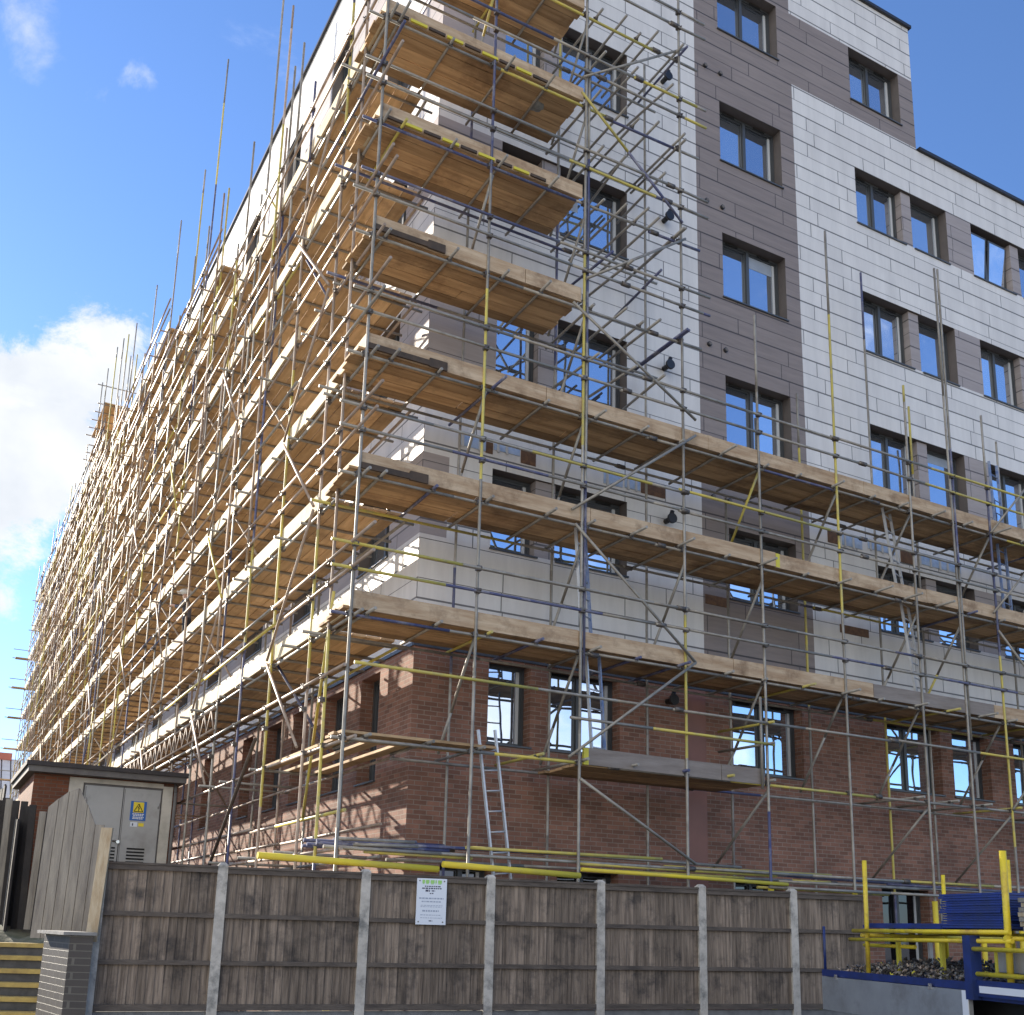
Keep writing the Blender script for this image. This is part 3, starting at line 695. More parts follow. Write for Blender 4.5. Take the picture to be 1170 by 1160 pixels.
# facade braces, zigzag up some bays, and cross braces inside
for y0, y1 in ((.02, 1.73), (4.92, 6.47), (10, 11.4), (14.35, 16.2), (20.3, 22.0), (27.2, 29), (34, 36)):
    for l in range(1, 7):
        a, b = (y0, y1) if l % 2 else (y1, y0)
        S_brc.append(multitube((-1.55, a, LV[l] + .0), (-1.55, b, LV[l + 1] - .05), prob=(.85, .1, .05), base='rusty', seg=(3, 4)))
for i, y in enumerate(YS_[2:20]):
    for l in range(1, 8):
        if (i + l) % 4 == 1: S_brc.append(multitube((-1.4, y + .06, LV[l] + 1.5), (-.36, y + .06, LV[l] + .04), prob=(.8, .15, .05), base='rusty', seg=(1, 3)))
S_brc.append(multitube((-1.5, -.9, 4.0), (-.9, 1.6, 1.4), prob=(0, 1, 0)))
mb = MB(); mb.tube((-1.62, 1.75, 2.5), (-1.62, 5.2, -.3), .026, 'tar'); S_brc.append(mb)
# lattice beam under the second lift
lb = MB()
for x in (-1.5,):
    lb.tube((x, 4.9, 3.48), (x, 19, 3.48), TR, 'rusty', 6); lb.tube((x, 4.9, 3.12), (x, 19, 3.12), TR, 'rusty', 6)
    y = 4.9; up = True
    while y < 18.8: lb.tube((x, y, 3.12 if up else 3.48), (x, y + .24, 3.48 if up else 3.12), .014, 'rusty', 5); y += .24; up = not up
lb.build('lattice_beam', ss)
# base lift on the side
for z in (.82, 1.25): runy(-d + .06, z, -1.4, 20, S_led); runy(-IN - .05, z, .1, 20, S_led)
for k in range(8):
    y = .3 + k * 1.7; mb = MB(); mb.tube((-d - .2, y, .84), (-.05, y + jit(.2), .84), TR, 'steel'); S_tr.append(mb)
# planks lying on the first lift at the corner
for k in range(5):
    mb = MB(); x = -1.35 + k * .2; mb.box(x, x + .19, -.9 + jit(.2), 2.4 + jit(.3), LV[1] + .0, LV[1] + .035, 'board_y'); S_deck.append(mb) if k % 2 == 0 else None
# raised loading platform above the roof line
for (z, y0, y1, x1) in ((19.4, 28.0, 31.5, .9), (18.3, 28.0, 31.5, .9)):
    mb = MB()
    for i in range(12):
        x0 = -1.45 + i * .204
        if x0 < x1: mb.box(x0, x0 + .2, y0, y1, z, z + .034, 'board_y')
    S_deck.append(mb)
    for y in (28.1, 28.9, 29.7, 30.5, 31.3):
        t_ = MB(); t_.tube((-1.7, y, z - .03), (x1 + .15, y, z - .03), TR, 'rusty', 6); S_tr.append(t_)
for x in (-1.47, -.7, .1, .9):
    S_std.append(multitube((x, 28.0, 17.3), (x, 28.0, random.uniform(20.6, 21.9))))
mb = MB(); mb.tube((-1.8, 28, 20.1), (1.3, 28, 20.1), TR, 'steel', 6); S_rail.append(mb)
# end stubs reaching past the far end of the run
for l in range(2, 9):
    mb = MB(); mb.tube((-2.3, 50.8, LV[l]), (-.3, 50.8, LV[l]), TR, 'steel', 6); S_tr.append(mb)
    mb = MB(); mb.box(-2.15, -1.5, 50.6, 51.0, LV[l] - .03, LV[l] + .03, 'board_y'); S_deck.append(mb)
    mb = MB(); mb.tube((-2.3, 50.8, LV[l] + .5), (-.3, 50.8, LV[l] + .5), TR, 'steel', 6); S_rail.append(mb)

for parent, dat in ((fs, (('standard', P_std), ('ledger', P_led), ('guard_rail', P_rail), ('transom', P_tr), ('deck', P_deck), ('toe_board', P_toe), ('brace', P_brc), ('coupler', P_cpl))),
                    (ss, (('standard', S_std), ('ledger', S_led), ('guard_rail', S_rail), ('transom', S_tr), ('deck', S_deck), ('toe_board', S_toe), ('brace', S_brc), ('coupler', S_cpl)))):
    for kind, lst in dat: emit(kind, lst, parent)

# ------------------------------------------------------------------ ladders
def ladder(label, foot, head, wdir, width=.34, mt='alu', mt2=None):
    f, h, wd = Vector(foot), Vector(head), Vector(wdir).normalized() * width
    t_ = thing('ladder', label, 'ladder', foot, 'ladders between the scaffold lifts')
    for k, mm in ((0, mt), (1, mt2 or mt)):
        q = MB(); a = f + wd * k; b = h + wd * k; dd = (b - a).normalized(); sd_ = dd.cross(wd.normalized()) * .022
        q.obox(a - wd.normalized() * .012 - sd_, wd.normalized() * .024, sd_ * 2, b - a, mm); q.build('stile', t_)
    n = int((h - f).length / .24)
    for i in range(1, n):
        p = f.lerp(h, i / n); q = MB(); q.tube(p, p + wd, .012, mt, 6); q.build('rung', t_)
ladder('bare metal ladder leaning on the brick wall behind the notice-board fence', (.85, -1.2, -.4), (.42, -1.2, 2.42), (1, .0, .1), .24)
ladder('ladder with one blue stile in front of the brick-level double window', (2.12, -1.25, 2.1), (1.98, -1.25, 3.95), (1, .25, 0), .26, 'alu', 'ladder_blue')
ladder('pale and blue ladder rising past the white cladding left of the long diagonal brace', (1.98, -1.2, 3.7), (1.82, -1.2, 5.75), (.8, .5, 0), .3, 'alu', 'ladder_blue')
ladder('metal ladder above the second deck, at the right near the paired poles', (8.55, -1.2, 3.7), (8.25, -1.2, 5.7), (1, .4, 0), .34)
ladder('short metal ladder below the third deck beside the brown timber opening', (8.25, -1.2, 5.46), (7.95, -1.2, 7.2), (1, .4, 0), .34)
ladder('thin blue ladder over the top right deck near the picture edge', (11.1, -1.1, 5.46), (11.0, -1.1, 8.7), (1, .2, 0), .3, 'ladder_blue')

# ------------------------------------------------------------------ loose things on and under the scaffold
def blob(center, rx, ry, rz, mt, seed, n=10, lump=.25):
    rnd = random.Random(seed); mb = MB(); k = mb.m(mt); cx, cy, cz = center; rows = 7
    for i in range(rows + 1):
        th = PI * i / rows
        for j in range(n):
            ph = 2 * PI * j / n; q = 1 + rnd.uniform(-lump, lump)
            mb.v.append(Vector((cx + rx * q * math.sin(th) * math.cos(ph), cy + ry * q * math.sin(th) * math.sin(ph), cz + rz * (math.cos(th) if i not in (0, rows) else (1 if i == 0 else -1)) * (q if 0 < i < rows - 1 else 1))))
    for i in range(rows):
        for j in range(n):
            a = i * n + j; b = i * n + (j + 1) % n; mb.f.append((a, b, b + n, a + n)); mb.mi.append(k); mb.smooth.append(True)
    return mb
o = blob((1.18, -1.0, LV[7] + .16), .2, .16, .19, 'sack', 3).build('rubble_sack'); tag(o, 'lumpy grey sack standing on a high deck against a blue window', 'sack')
mb = MB()
for i in range(14):
    a0 = 2 * PI * i / 14; a1 = 2 * PI * (i + 1) / 14; r0_ = .2 + .03 * math.sin(3 * a0); r1_ = .2 + .03 * math.sin(3 * a1)
    z = LV[6] + .035
    mb.quad([(.55 + r0_ * math.cos(a0), -1.1 + r0_ * math.sin(a0), z), (.55 + r1_ * math.cos(a1), -1.1 + r1_ * math.sin(a1), z), (.62 + .03 * math.cos(a1), -1.1 + .03 * math.sin(a1), z + .48), (.62 + .03 * math.cos(a0), -1.1 + .03 * math.sin(a0), z + .48)], 'cloth_blue')
mb.quad([(.62 + .03 * math.cos(2 * PI * i / 14), -1.1 + .03 * math.sin(2 * PI * i / 14), LV[6] + .515) for i in range(14)], 'cloth_blue')
o = mb.build('gathered_sheet'); tag(o, 'blue grey sheet gathered to a point on the deck below the sack', 'sheet')
t_ = thing('tube_bundle', 'loose bundle of dark scaffold tubes lying at the building corner above the yellow padded rail', 'tubes', (-1.3, -1.2, .86))
for k in range(12):
    q = MB(); y = -1.3 + (k % 6) * .13 + jit(.03); z = .88 + (k // 6) * .06
    q.tube((-1.45 + jit(.25), y, z), (-.15 + jit(.35), y + jit(.15), z + jit(.03)), TR, random.choice(['steel', 'blue', 'blue', 'steel', 'tar'])); q.build('tube', t_)
# insulation sheets and boards stacked behind the side guard rails
for k, (y, l, hgt, mt, lab) in enumerate(((2.6, 2, .42, 'white', 'white board stood on edge on the lowest side deck, nearest the corner'), (4.3, 2, .40, 'white', 'white board on the lowest side deck, second from the corner'), (5.9, 2, .45, 'foil', 'bluish board stood behind the lowest side guard rail, third from the corner'), (7.7, 2, .4, 'white', 'white board on the lowest side deck above the lattice beam'))):
    q = MB(); q.obox((-.55, y, LV[l] + .036), (.05, 0, 0), (0, .62, 0), (.12, 0, hgt), mt); o = q.build('cladding_board'); tag(o, lab, 'board', 'boards stood on the lowest side deck')

# ------------------------------------------------------------------ worker on the side scaffold
def person(loc, face):
    bx_, by_, bz_ = loc
    H = 1.50
    J = {'pelvis': (0, 0, .50), 'belly': (0, .01, .60), 'chest': (0, .02, .72), 'neck': (0, .03, .82), 'head': (0, .05, .885), 'crown': (0, .05, .955),
         'shL': (.11, .02, .785), 'elL': (.15, .06, .64), 'wrL': (.13, .17, .56), 'shR': (-.11, .02, .785), 'elR': (-.17, .09, .66), 'wrR': (-.12, .20, .70),
         'hpL': (.055, 0, .49), 'knL': (.065, .03, .27), 'anL': (.07, 0, .04), 'toL': (.075, .09, .015), 'hpR': (-.055, 0, .49), 'knR': (-.075, .0, .27), 'anR': (-.09, -.05, .04), 'toR': (-.095, .04, .015)}
    Rr = {'pelvis': .085, 'belly': .08, 'chest': .095, 'neck': .036, 'head': .052, 'crown': .042, 'sh': .05, 'el': .032, 'wr': .02, 'hp': .062, 'kn': .042, 'an': .03, 'to': .022}
    ED = [('pelvis', 'belly'), ('belly', 'chest'), ('chest', 'neck'), ('neck', 'head'), ('head', 'crown')]
    for s_ in 'LR': ED += [('chest', 'sh' + s_), ('sh' + s_, 'el' + s_), ('el' + s_, 'wr' + s_), ('pelvis', 'hp' + s_), ('hp' + s_, 'kn' + s_), ('kn' + s_, 'an' + s_), ('an' + s_, 'to' + s_)]
    names = list(J); verts = [Vector(J[n_]) for n_ in names]; rad = [Rr.get(n_, Rr.get(n_[:-1], .03)) for n_ in names]
    edges = [(names.index(a), names.index(b)) for a, b in ED]
    for s_ in 'LR':   # five fingers each
        wi = names.index('wr' + s_); wv = verts[wi]; sx = 1 if s_ == 'L' else -1
        for k in range(5):
            off = Vector(((k - 2) * .011 * sx, .03, -.012)) if k < 4 else Vector((-.022 * sx, .012, .012))
            tip = off + Vector((0, .028 - abs(k - 1.5) * .003, -.014)) if k < 4 else off + Vector((-.01 * sx, .02, .0))
            verts += [wv + off, wv + tip]; rad += [.007, .006]; i_ = len(verts)
            edges += [(wi, i_ - 2), (i_ - 2, i_ - 1)]
    me = bpy.data.meshes.new('body_rig'); me.from_pydata([v * H * K for v in verts], edges, [])
    ob = bpy.data.objects.new('body_rig', me); COL.objects.link(ob)
    md = ob.modifiers.new('s', 'SKIN'); lay = me.skin_vertices[0].data
    for i_, r_ in enumerate(rad): lay[i_].radius = (r_ * H * K, r_ * H * K * (.8 if names and i_ < len(names) and names[i_] in ('chest', 'belly', 'pelvis') else 1))
    lay[0].use_root = True
    sb = ob.modifiers.new('u', 'SUBSURF'); sb.levels = 2; sb.render_levels = 2
    dg = bpy.context.evaluated_depsgraph_get(); m2 = bpy.data.meshes.new_from_object(ob.evaluated_get(dg))
    bpy.data.objects.remove(ob)
    m2.materials.clear()
    for q in ('skin', 'sweater', 'trouser', 'boot'): m2.materials.append(M[q])
    for p in m2.polygons:
        c = p.center / (H * K); i_ = 0
        if c.z < .07: i_ = 3
        elif c.z < .54 and abs(c.y) < .12: i_ = 2
        elif c.z < .83 and c.y < .165: i_ = 1
        p.material_index = i_; p.use_smooth = True
    t = thing('person', 'worker in dark grey top, dark trousers and white helmet behind the side scaffold rails', 'person', loc)
    t.rotation_euler = (0, 0, face)
    bo = bpy.data.objects.new('body', m2); COL.objects.link(bo); bo.parent = t
    hm = blob((0, .05 * H, .945 * H), .075 * H, .09 * H, .05 * H, 'helmet', 5, 14, 0)
    mb = MB(); mb.add(hm); mb.box(-.06 * H, .06 * H, .10 * H, .17 * H, .925 * H, .935 * H, 'helmet')
    me2 = mb.build('helmet'); me2.parent = t
    return t
person((-1.15, 9.75, LV[3] + .036), math.radians(70))

# ------------------------------------------------------------------ roadside fence
F0 = Vector((-4.022, -1.499, 0)); FD = Vector((.98864, -.15033, 0)); FN_ = Vector((-.15033, -.98864, 0))   # FN_ points to the camera side
def FP(t_, z, n=0): return F0 + FD * t_ + FN_ * n + Vector((0, 0, z))
fen = thing('wooden_fence', 'weathered dark close-board fence with pale concrete posts along the foot of the scaffold', 'fence', FP(4, GZ))
POST = [.068, 1.254, 2.781, 4.228, 5.605, 6.965, 8.281]
for i, p in enumerate(POST):
    q = MB(); hgt = .575 - .005 * i; w_ = .052; q.obox(FP(p - w_ / 1, GZ, -.05), FD * w_ * 2, FN_ * .1, (0, 0, hgt - GZ - .02), 'concrete')
    a = FP(p - w_, hgt - .02, -.05); b = FP(p + w_, hgt - .02, -.05); c = FP(p + w_, hgt - .02, .05); e = FP(p - w_, hgt - .02, .05)
    cen = FP(p, hgt + .012, 0); q.hexa([a, b, c, e, a.lerp(cen, .5) + Vector((0, 0, .012)), b.lerp(cen, .5) + Vector((0, 0, .012)), c.lerp(cen, .5) + Vector((0, 0, .012)), e.lerp(cen, .5) + Vector((0, 0, .012))], 'concrete')
    q.build('fence_post', fen)
ends = POST + [9.35]
for i in range(7):
    a, b = ends[i] + .053, ends[i + 1] - (.053 if i < 6 else 0)
    top = .50 - .006 * i; bot = -.90
    q = MB(); x = a
    while x < b - .01:
        wd = min(random.uniform(.082, .098), b - x)
        o0 = FP(x, bot + jit(.008), -.012); tk = .014
        # feather-edge board: thick on one side, thin on the other
        q.hexa([FP(x, bot, .003), FP(x + wd + .012, bot, .017), FP(x + wd + .012, bot, .0), FP(x, bot, -.004),
                FP(x, top - .02, .003 + jit(.002)), FP(x + wd + .012, top - .02, .017 + jit(.003)), FP(x + wd + .012, top - .02, .0), FP(x, top - .02, -.004)], 'fence')
        x += wd
    q.build('fence_panel', fen)
    for z, th in ((top - .03, .05), (.01, .045), (-.465, .045), (bot - .01, .06)):
        r_ = MB(); r_.obox(FP(a + .002, z, .019), FD * (b - a - .004), FN_ * .035, (0, 0, th), 'rail'); r_.build('fence_rail', fen)
    c_ = MB(); c_.obox(FP(a + .002, top + .021, -.02), FD * (b - a - .004), FN_ * .085, (0, 0, .022), 'rail'); c_.build('fence_capping', fen)
    gb = MB(); gb.obox(FP(a + .001, GZ, -.02), FD * (b - a - .002), FN_ * .04, (0, 0, bot - .02 - GZ), 'gravel_bd'); gb.build('gravel_board', fen)
# notice on the fence
sg = thing('notice_sign', 'white notice with green heading fixed to the fence below the yellow rail', 'sign', FP(3.52, 0, .07))
q = MB(); q.obox(FP(3.352, -.005, .058), FD * .345, FN_ * .008, (0, 0, .502), 'sign_white'); q.build('board', sg)
q = MB()
for k, (x0, x1) in enumerate(((.06, .09), (.1, .14), (.155, .2), (.21, .225), (.24, .285))):
    q.obox(FP(3.352 + x0, .445, .0665), FD * (x1 - x0), FN_ * .001, (0, 0, .035), 'sign_green')
    q.obox(FP(3.352 + x0 + .004, .435, .0665), FD * (x1 - x0 - .012), FN_ * .001, (0, 0, .008), 'sign_green')
q.build('heading', sg)
rs = random.Random(4)
def dash(z, x0, x1, h, mt):
    x = x0; q = MB()
    while x < x1:
        wv = rs.uniform(.012, .035); q.obox(FP(3.352 + x, z, .0665), FD * min(wv, x1 - x + .001), FN_ * .001, (0, 0, h), mt); x += wv + .008
    q.build('text_line', sg)
for z, x0, x1, h, mt in ((.405, .09, .27, .012, 'sign_ink'), (.382, .06, .29, .014, 'sign_ink'), (.352, .10, .15, .022, 'sign_ink'), (.356, .17, .21, .012, 'sign_ink'), (.328, .15, .19, .012, 'sign_ink'), (.272, .03, .31, .016, 'sign_pale_ink'), (.238, .06, .28, .013, 'sign_pale_ink'),
                        (.20, .05, .3, .006, 'sign_pale_ink'), (.185, .05, .29, .006, 'sign_pale_ink'), (.135, .07, .26, .018, 'sign_pale_ink'), (.095, .05, .28, .008, 'sign_pale_ink'), (.065, .05, .3, .006, 'sign_pale_ink'), (.03, .15, .19, .012, 'sign_ink')): dash(z, x0, x1, h, mt)
for xx, zz_ in ((.03, .025), (.31, .025), (.03, .47), (.315, .47)):
    q = MB(); q.tube(FP(3.352 + xx, zz_, .066), FP(3.352 + xx, zz_, .070), .008, 'fascia', 8); q.build('screw', sg)

# ------------------------------------------------------------------ left: hut, timbers, pier, steps
hut = thing('substation_hut', 'small brick hut with grey louvred double doors and flat dark roof', 'hut', (-3, 7, .28))
hx0, hx1, hy0, hy1 = -4.02, -1.62, 6.75, 9.6; hz1 = 2.36
hw = MB()
hw.box(hx0, hx1, hy0, hy1, .1, hz1, 'shed_brick'); hw.build('wall', hut)
sr = MB(); sr.box(-3.45, -3.22, hy0 - .03, hy0 - .002, .1, 2.34, 'surround'); sr.box(-1.87, -1.70, hy0 - .03, hy0 - .002, .1, 2.30, 'surround'); sr.box(-3.22, -1.87, hy0 - .03, hy0 - .002, 2.26, 2.34, 'surround'); sr.build('door_surround', hut)
fr_ = MB(); fr_.box(-3.219, -1.871, hy0 - .0025, hy0 - .0005, .1, 2.258, 'fascia'); fr_.build('door_frame', hut)
for k, (x0, x1) in enumerate(((-3.19, -2.55), (-2.535, -1.90))):
    dr = MB(); dr.box(x0, x1, hy0 - .028, hy0 - .003, .1, 2.22, 'door'); dr.box(x0 + .012, x0 + .02, hy0 - .031, hy0 - .0285, .12, 2.2, 'fascia'); dob = dr.build('door', hut)
    lx0 = x0 + .14 if k else x0 + .38
    lv = MB()
    for i in range(6): lv.box(lx0, lx0 + (.3 if k else .22), hy0 - .034, hy0 - .029, .86 + i * .058, .888 + i * .058, 'black')
    lv.build('louvre', dob)
    for hz in (.7, 1.9):
        hh = MB(); hh.tube((x0 + .03 if not k else x1 - .03, hy0 - .04, hz), (x0 + .03 if not k else x1 - .03, hy0 - .04, hz + .1), .014, 'door', 8); hh.build('hinge', dob)
hb = MB(); hb.tube((-2.80, hy0 - .045, 1.29), (-2.58, hy0 - .045, 1.28), .014, 'fascia', 8); hb.tube((-2.56, hy0 - .07, 1.27), (-2.56, hy0 - .035, 1.27), .03, 'chrome', 10); hb.build('hasp', hut)
rr = MB()
rr.box(hx0 - .16, hx1 + .14, hy0 - .28, hy1 + .2, hz1 + .105, hz1 + .18, 'felt'); rr.box(hx0 - .12, hx1 + .1, hy0 - .24, hy1 + .16, hz1 + .002, hz1 + .104, 'fascia'); rr.build('roof', hut)
dp_ = MB(); dp_.tube((-1.66, hy0 - .09, .1), (-1.66, hy0 - .09, 2.2), .03, 'fascia'); dp_.tube((-1.66, hy0 - .09, 2.2), (-1.66, hy0 - .02, 2.36), .03, 'fascia'); dp_.build('downpipe', hut)
ws = thing('warning_sign', 'blue and yellow electrical hazard sign on the right door of the hut', 'sign', (-2.27, hy0 - .04, 1.8))
yy = hy0 - .034
q = MB(); q.box(-2.40, -2.13, yy, yy + .004, 1.66, 2.0, 'sign_blue'); q.build('plate', ws)
q = MB(); q.box(-2.355, -2.175, yy - .002, yy - .0005, 1.80, 1.985, 'sign_yellow'); q.build('yellow_field', ws)
q = MB(); y3 = yy - .004
for a, b in (((-2.34, 1.82), (-2.19, 1.82)), ((-2.19, 1.82), (-2.265, 1.955)), ((-2.265, 1.955), (-2.34, 1.82))): q.tube((a[0], y3, a[1]), (b[0], y3, b[1]), .006, 'black', 5)
q.tube((-2.25, y3, 1.925), (-2.275, y3, 1.88), .006, 'black', 5); q.tube((-2.275, y3, 1.88), (-2.25, y3, 1.88), .005, 'black', 5); q.tube((-2.25, y3, 1.88), (-2.27, y3, 1.835), .006, 'black', 5)
q.build('symbol', ws)
for z in (1.765, 1.74, 1.71, 1.685): 
    q = MB(); x = -2.36 + rs.uniform(0, .02)
    while x < -2.18: wv = rs.uniform(.02, .04); q.box(x, min(x + wv, -2.165), yy - .002, yy - .0005, z, z + .017, 'white'); x += wv + .008
    q.build('text_line', ws)
o = MB(); o.box(-2.38, -2.26, hy0 - .034, hy0 - .03, 1.55, 1.63, 'sign_white'); o.box(-2.35, -2.33, hy0 - .036, hy0 - .0345, 1.565, 1.61, 'sign_ink'); o.box(-2.24, -2.15, hy0 - .034, hy0 - .03, 1.56, 1.62, 'sign_yellow')
tag(o.build('identity_plate'), 'small white and yellow plate beneath the hazard sign on the hut door', 'plate')

# leaning pale boards in front of the hut
pb = thing('timber_screen', 'tall pale grey boards with a stepped slanted top beside the brick pier', 'fence', (-4.1, -.25, -.2))
xs = [-4.42, -4.32, -4.225, -4.13, -4.03, -3.93, -3.84]
tops_ = [1.18, 1.28, 1.36, 1.40, 1.22, 1.0, .92]
for i in range(6):
    q = MB(); a = Vector((xs[i], -.13 - .45 * (xs[i] + 4.42), -.25)); b = Vector((xs[i + 1] - .006, -.13 - .45 * (xs[i + 1] + 4.42), -.25)); ln = Vector((.03, .05, 0))
    q.hexa([a, b, b + Vector((.01, .03, 0)), a + Vector((.01, .03, 0)), a + ln + Vector((0, 0, tops_[i] + .25)), b + ln + Vector((0, 0, tops_[i + 1 if i < 5 else i] + .25)), b + ln + Vector((.01, .03, tops_[i + 1 if i < 5 else i] + .25)), a + ln + Vector((.01, .03, tops_[i] + .25))], 'pale_wood'); q.build('board', pb)
q = MB(); q.obox((-4.06, -1.62, -.25), (.10, -.05, 0), (.02, .05, 0), (.035, -.02, 1.12), 'new_wood'); tag(q.build('timber_post'), 'new pale timber post leaning at the left end of the fence', 'post')
db = thing('dark_fence', 'old blackened board fence in shade left of the hut', 'fence', (-4.2, 3.5, .2))
for i in range(16):
    q = MB(); x = -4.62 + i * .075 * .9; y = 4.2 - i * .16; hgt = 1.72 - i * .035 + jit(.06)
    if hgt > 0: q.obox((x - .15, y, -.2), (.085, -.02, 0), (.01, .03, 0), (jit(.04), 0, hgt + .15), 'dark_wood' if i not in (3, 8) else 'pale_wood'); q.build('board', db)
q = thing('boundary_fence', 'tall black board fence beside the hut, running back along the left edge', 'fence', (-4.5, 7, .28))  # run and height made up so it shades the hut's left wall
for i in range(64):
    p_ = MB(); y = 3.0 + i * .15; p_.obox((-4.46 + jit(.01), y, GZ + .5), (.03, 0, 0), (0, .142, 0), (0, 0, 3.35 + jit(.03) - (.35 if i < 24 else 0) - max(0, 24 - i) * .02), 'dark_wood'); p_.build('board', q)
# brick pier
pr = thing('brick_pier', 'dark blue brick pier with thin slab on top beside the yellow-edged steps', 'pier', (-4.2, -1.2, GZ))
c0 = Vector((-4.20, -1.64, 0)); u1 = Vector((.20, -.11, 0)); u2 = Vector((-.13, .98, 0))
q = MB(); q.obox(c0 + Vector((0, 0, GZ)), u1, u2, (0, 0, -.19 - GZ), 'blue_brick'); q.build('brickwork', pr)
q = MB(); q.obox(c0 - u1 * .1 - u2 * .03 + Vector((-.05, 0, -.188)), u1 * 1.3 + Vector((.03, 0, 0)), u2 * 1.06, (0, 0, .03), 'gravel_bd'); q.build('slab', pr)
# steps
st = thing('steps', 'flight of dark steps with yellow nosings at the lower left corner', 'steps', G(-6.5, 13, GZ))
for i in range(9):
    dep = 14.0 - i * .24; z = -.36 - i * .147
    a = G(-9.5, dep, 0); ax_ = RT * (9.5 - .417 * dep)
    q = MB(); q.obox(a + Vector((0, 0, z - .147)), ax_, FW * .9, (0, 0, .142), 'tread'); sp_ = q.build('tread', st)
    q = MB(); q.obox(a - FW * .03 + Vector((0, 0, z - .05)), ax_, FW * .2, (0, 0, .052), 'nosing'); q.build('nosing', sp_)
# mossy slab above the steps, lumpy
q = MB(); rs2 = random.Random(8); nx, ny = 16, 8; k = q.m('earth')
for j in range(ny + 1):
    for i in range(nx + 1):
        lat = -9.6 + 3.62 * i / nx; dep = 14.3 + 2.2 * j / ny; z = -.30 + .36 * (j / ny) ** .6 + .05 * math.sin(i * 1.7) + rs2.uniform(-.02, .02) - .10 * (i / nx)
        q.v.append(G(lat, dep, z))
for j in range(ny):
    for i in range(nx): a = j * (nx + 1) + i; q.f.append((a, a + 1, a + nx + 2, a + nx + 1)); q.mi.append(k); q.smooth.append(True)
q.obox(G(-9.6, 14.5, GZ), RT * 3.6, FW * 3, (0, 0, -.42 - GZ), 'earth')
o = q.build('bank'); o['kind'] = 'structure'

# far workshop
fb = thing('workshop', 'low building with ribbed pale metal roof and red ridge, far left behind the scaffold', 'building', (-8, 58, 0))
q = MB(); q.box(-24, -1.4, 56, 68, GZ, 5.9, 'far_wall'); q.build('wall', fb)
q = MB(); 
for i in range(46):
    x = -24.5 + i * .52; q.hexa([(x, 55.2, 5.9), (x + .44, 55.2, 5.9), (x + .44, 60, 9.3), (x, 60, 9.3), (x, 55.2, 6.0), (x + .44, 55.2, 6.0), (x + .44, 60, 9.4), (x, 60, 9.4)], 'metal_roof')
    q.hexa([(x + .44, 55.2, 5.82), (x + .52, 55.2, 5.82), (x + .52, 60, 9.22), (x + .44, 60, 9.22), (x + .44, 55.2, 5.9), (x + .52, 55.2, 5.9), (x + .52, 60, 9.3), (x + .44, 60, 9.3)], 'fascia')
q.build('roof', fb)
q = MB(); q.box(-24.6, -1.1, 59.8, 60.4, 9.3, 9.75, 'red_trim'); q.build('ridge', fb)
q = MB(); q.box(-24.6, -1.1, 55.0, 55.19, 5.72, 5.95, 'fascia'); q.build('gutter', fb)

# ------------------------------------------------------------------ flatbed truck and its load
A0 = Vector((2.9, -4.54, 0)); E1 = Vector((-.26933, -.96305, 0)); E2 = Vector((.96305, -.26933, 0))
def T(s_, o_, z): return A0 + E1 * s_ + E2 * o_ + Vector((0, 0, z))
def tb(mb, s0, s1, o0, o1, z0, z1, mt): mb.obox(T(s0, o0, z0), E1 * (s1 - s0), E2 * (o1 - o0), (0, 0, z1 - z0), mt)
tk = thing('flatbed_truck', 'blue flatbed truck with dull alloy drop side parked in front of the fence', 'truck', T(2.5, 1, GZ))
q = MB(); tb(q, .0, 6.2, .02, 2.0, -.50, -.40, 'truck_blue'); tb(q, 2.47, 6.2, -.02, .018, -.47, -.34, 'truck_blue'); tb(q, 0, 6.2, .3, .5, -.72, -.51, 'rubber'); tb(q, 0, 6.2, 1.5, 1.7, -.72, -.51, 'rubber'); q.build('bed', tk)
q = MB(); tb(q, .03, 2.44, -.05, -.01, -.76, -.43, 'alloy'); tb(q, 2.36, 2.44, -.056, -.0505, -.76, -.43, 'white')
tb(q, .3, .34, -.06, -.0505, -.45, -.40, 'chrome'); tb(q, 1.9, 1.94, -.06, -.0505, -.45, -.40, 'chrome'); q.build('drop_side', tk)
q = MB(); tb(q, 0, 2.5, -.03, .019, -.425, -.36, 'truck_blue'); q.build('side_rail', tk)
q = MB(); tb(q, 2.56, 6.2, -.03, -.0205, -.44, -.385, 'white'); q.build('reflective_stripe', tk)
q = MB(); tb(q, 2.42, 2.52, -.06, .04, -.50, .02, 'truck_blue'); q.build('stanchion', tk)
q = MB(); q.tube(T(.02, .0, -.4), T(.02, .0, .08), .014, 'truck_blue'); q.build('stanchion', tk)
q = MB(); q.tube(T(3.1, .1, -.55), T(3.1, .07, -.55), .03, 'band', 10); q.build('marker_light', tk)
for s_ in (1.0, 4.6):
    for o_ in (.15, 1.65):
        q = MB(); q.tube(T(s_, o_, GZ + .42), T(s_, o_ + .25, GZ + .42), .42, 'rubber', 28); wh = q.build('wheel', tk)
        q = MB(); q.tube(T(s_, o_ - .01, GZ + .42), T(s_, o_ + .26, GZ + .42), .22, 'steel', 20); q.build('rim', wh)
q = MB(); tb(q, 6.3, 7.9, .0, 2.0, -1.2, .75, 'truck_blue'); cb_ = q.build('cab', tk)
q = MB(); tb(q, 6.8, 7.6, -.01, -.003, -.1, .6, 'dark_glass'); q.build('window', cb_)

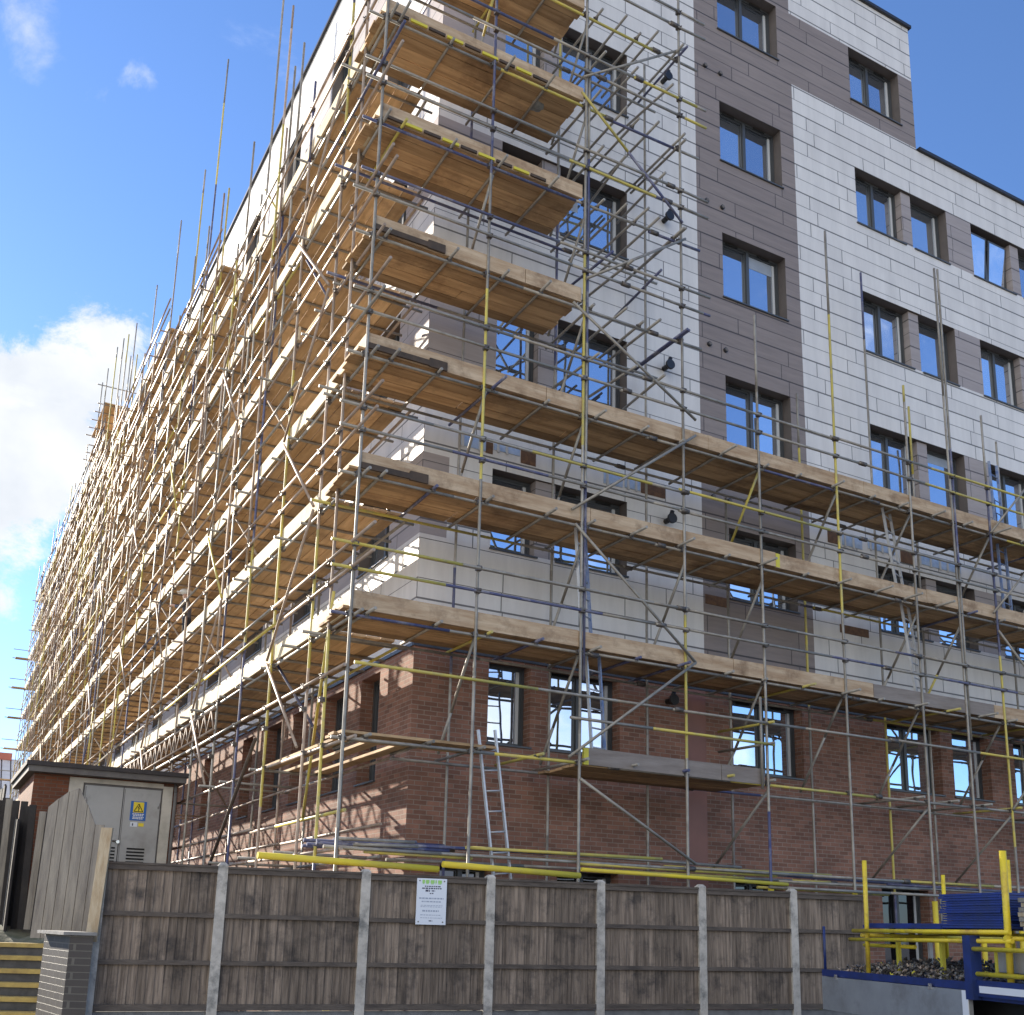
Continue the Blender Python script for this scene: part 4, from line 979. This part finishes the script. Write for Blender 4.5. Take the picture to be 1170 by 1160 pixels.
rk = thing('tube_rack', 'yellow steel post rack standing on the truck bed around the blue sheets', 'rack', T(1.5, .5, -.4))
def rt_(a, b, r=.019, kind='rail'):
    q = MB(); q.tube(a, b, r, 'rack', 10); q.build(kind, rk)
for (s_, o_, z1, r_) in ((.8, .03, .73, .023), (2.88, .03, .70, .028), (.75, .95, .62, .02), (1.75, .95, .72, .02), (1.0, 1.75, .35, .018)):
    rt_(T(s_, o_, -.4), T(s_ + .02, o_, z1), r_, 'post')
for (a, b) in (((.6, .0, .04), (2.95, .0, .05)), ((.5, .02, -.045), (2.95, .02, -.02)), ((2.45, -.03, -.09), (4.4, -.03, -.09)), ((2.55, -.03, -.29), (4.4, -.03, -.29)), ((.3, .3, -.1), (1.2, .3, -.1)), ((.75, 0, .0), (.75, 1.6, .0)), ((2.88, 0, .0), (2.88, 1.6, .0)), ((.45, .9, .03), (2.9, .9, .03))):
    rt_(T(*a), T(*b))
for o_ in (.25, .6):
    for s_ in (.95, 1.65): 
        q = MB(); tb(q, s_, s_ + .035, o_, o_ + .035, -.39, -.03, 'band' if o_ < .5 else 'white'); q.build('leg', rk)
# stack of blue sheets
bs = thing('sheet_stack', 'neat stack of blue plastic sheets on the yellow rack', 'sheets', T(2.2, .5, .08))
for i in range(14):
    q = MB(); j = jit(.02); tb(q, 1.98 + j, 2.80 + j, .06 + jit(.015), 1.25, .08 + i * .021, .08 + i * .021 + .018, 'sheet_blue'); q.build('sheet', bs)
q = MB(); tb(q, .62, 1.92, .1, 1.0, .072, .10, 'sheet_blue'); tb(q, .64, 1.9, .12, 1.0, .101, .118, 'sheet_blue'); tag(q.build('blue_sheet'), 'single low blue sheet lying flat left of the tall blue stack', 'sheet')
# boards right of the stack
bs2 = thing('board_stack', 'stack of pale timber boards on the truck, right of the tall yellow post', 'boards', T(3.2, .3, .0))
for i in range(7):
    q = MB(); tb(q, 2.96 + jit(.03), 5.3 + jit(.05), .1 + jit(.03), 1.1, .06 + i * .038, .06 + i * .038 + .034, 'new_wood' if i % 2 else 'pale_wood'); q.build('board', bs2)
for k, s_ in enumerate((2.62, 3.12)):
    cr = thing('crate', ['grey mesh-sided crate left of the tall yellow post on the truck', 'grey crate right of the tall yellow post on the truck'][k], 'crate', T(s_, .2, -.39), 'crates on the truck')
    q = MB(); tb(q, s_ + .03, s_ + .42, .10, .7, -.27, -.11, 'crate_lid'); q.build('side_panel', cr)
    q = MB(); tb(q, s_, s_ + .03, .09, .7, -.28, -.10, 'band'); tb(q, s_ + .42, s_ + .44, .09, .7, -.28, -.10, 'band'); q.build('frame', cr)
# heap of couplers on the bed
q = MB(); rs3 = random.Random(2)
for i in range(1700):
    s_ = rs3.uniform(.12, 2.36); o_ = rs3.uniform(.05, 1.1); env = .17 * (1 - (abs(s_ - 1.2) / 1.35) ** 2) * (.6 + .5 * min(1, o_ / .5)); z = -.395 + rs3.uniform(.2, 1) * env
    c = T(s_, o_, z); r_ = .019; mt = rs3.choice(['coupler', 'steel', 'coupler', 'rusty', 'coupler']) if i % 55 else 'band'
    v1 = Vector((rs3.uniform(-1, 1), rs3.uniform(-1, 1), rs3.uniform(-.6, .6))).normalized(); v2 = v1.orthogonal().normalized(); v3 = v1.cross(v2)
    q.obox(c, v1 * r_ * 1.6, v2 * r_, v3 * r_ * .8, mt)
    if i % 2: q.tube(c, c + v2 * r_ * 2, r_ * .3, mt, 5)
o = q.build('coupler_heap'); o['kind'] = 'stuff'; tag(o, 'heap of loose steel couplers piled on the truck bed behind the alloy side', 'couplers')

# clean helper properties
for ob in bpy.data.objects:
    if '_base' in ob: del ob['_base']
for m_ in bpy.data.materials:
    if 'cur' in m_: del m_['cur']
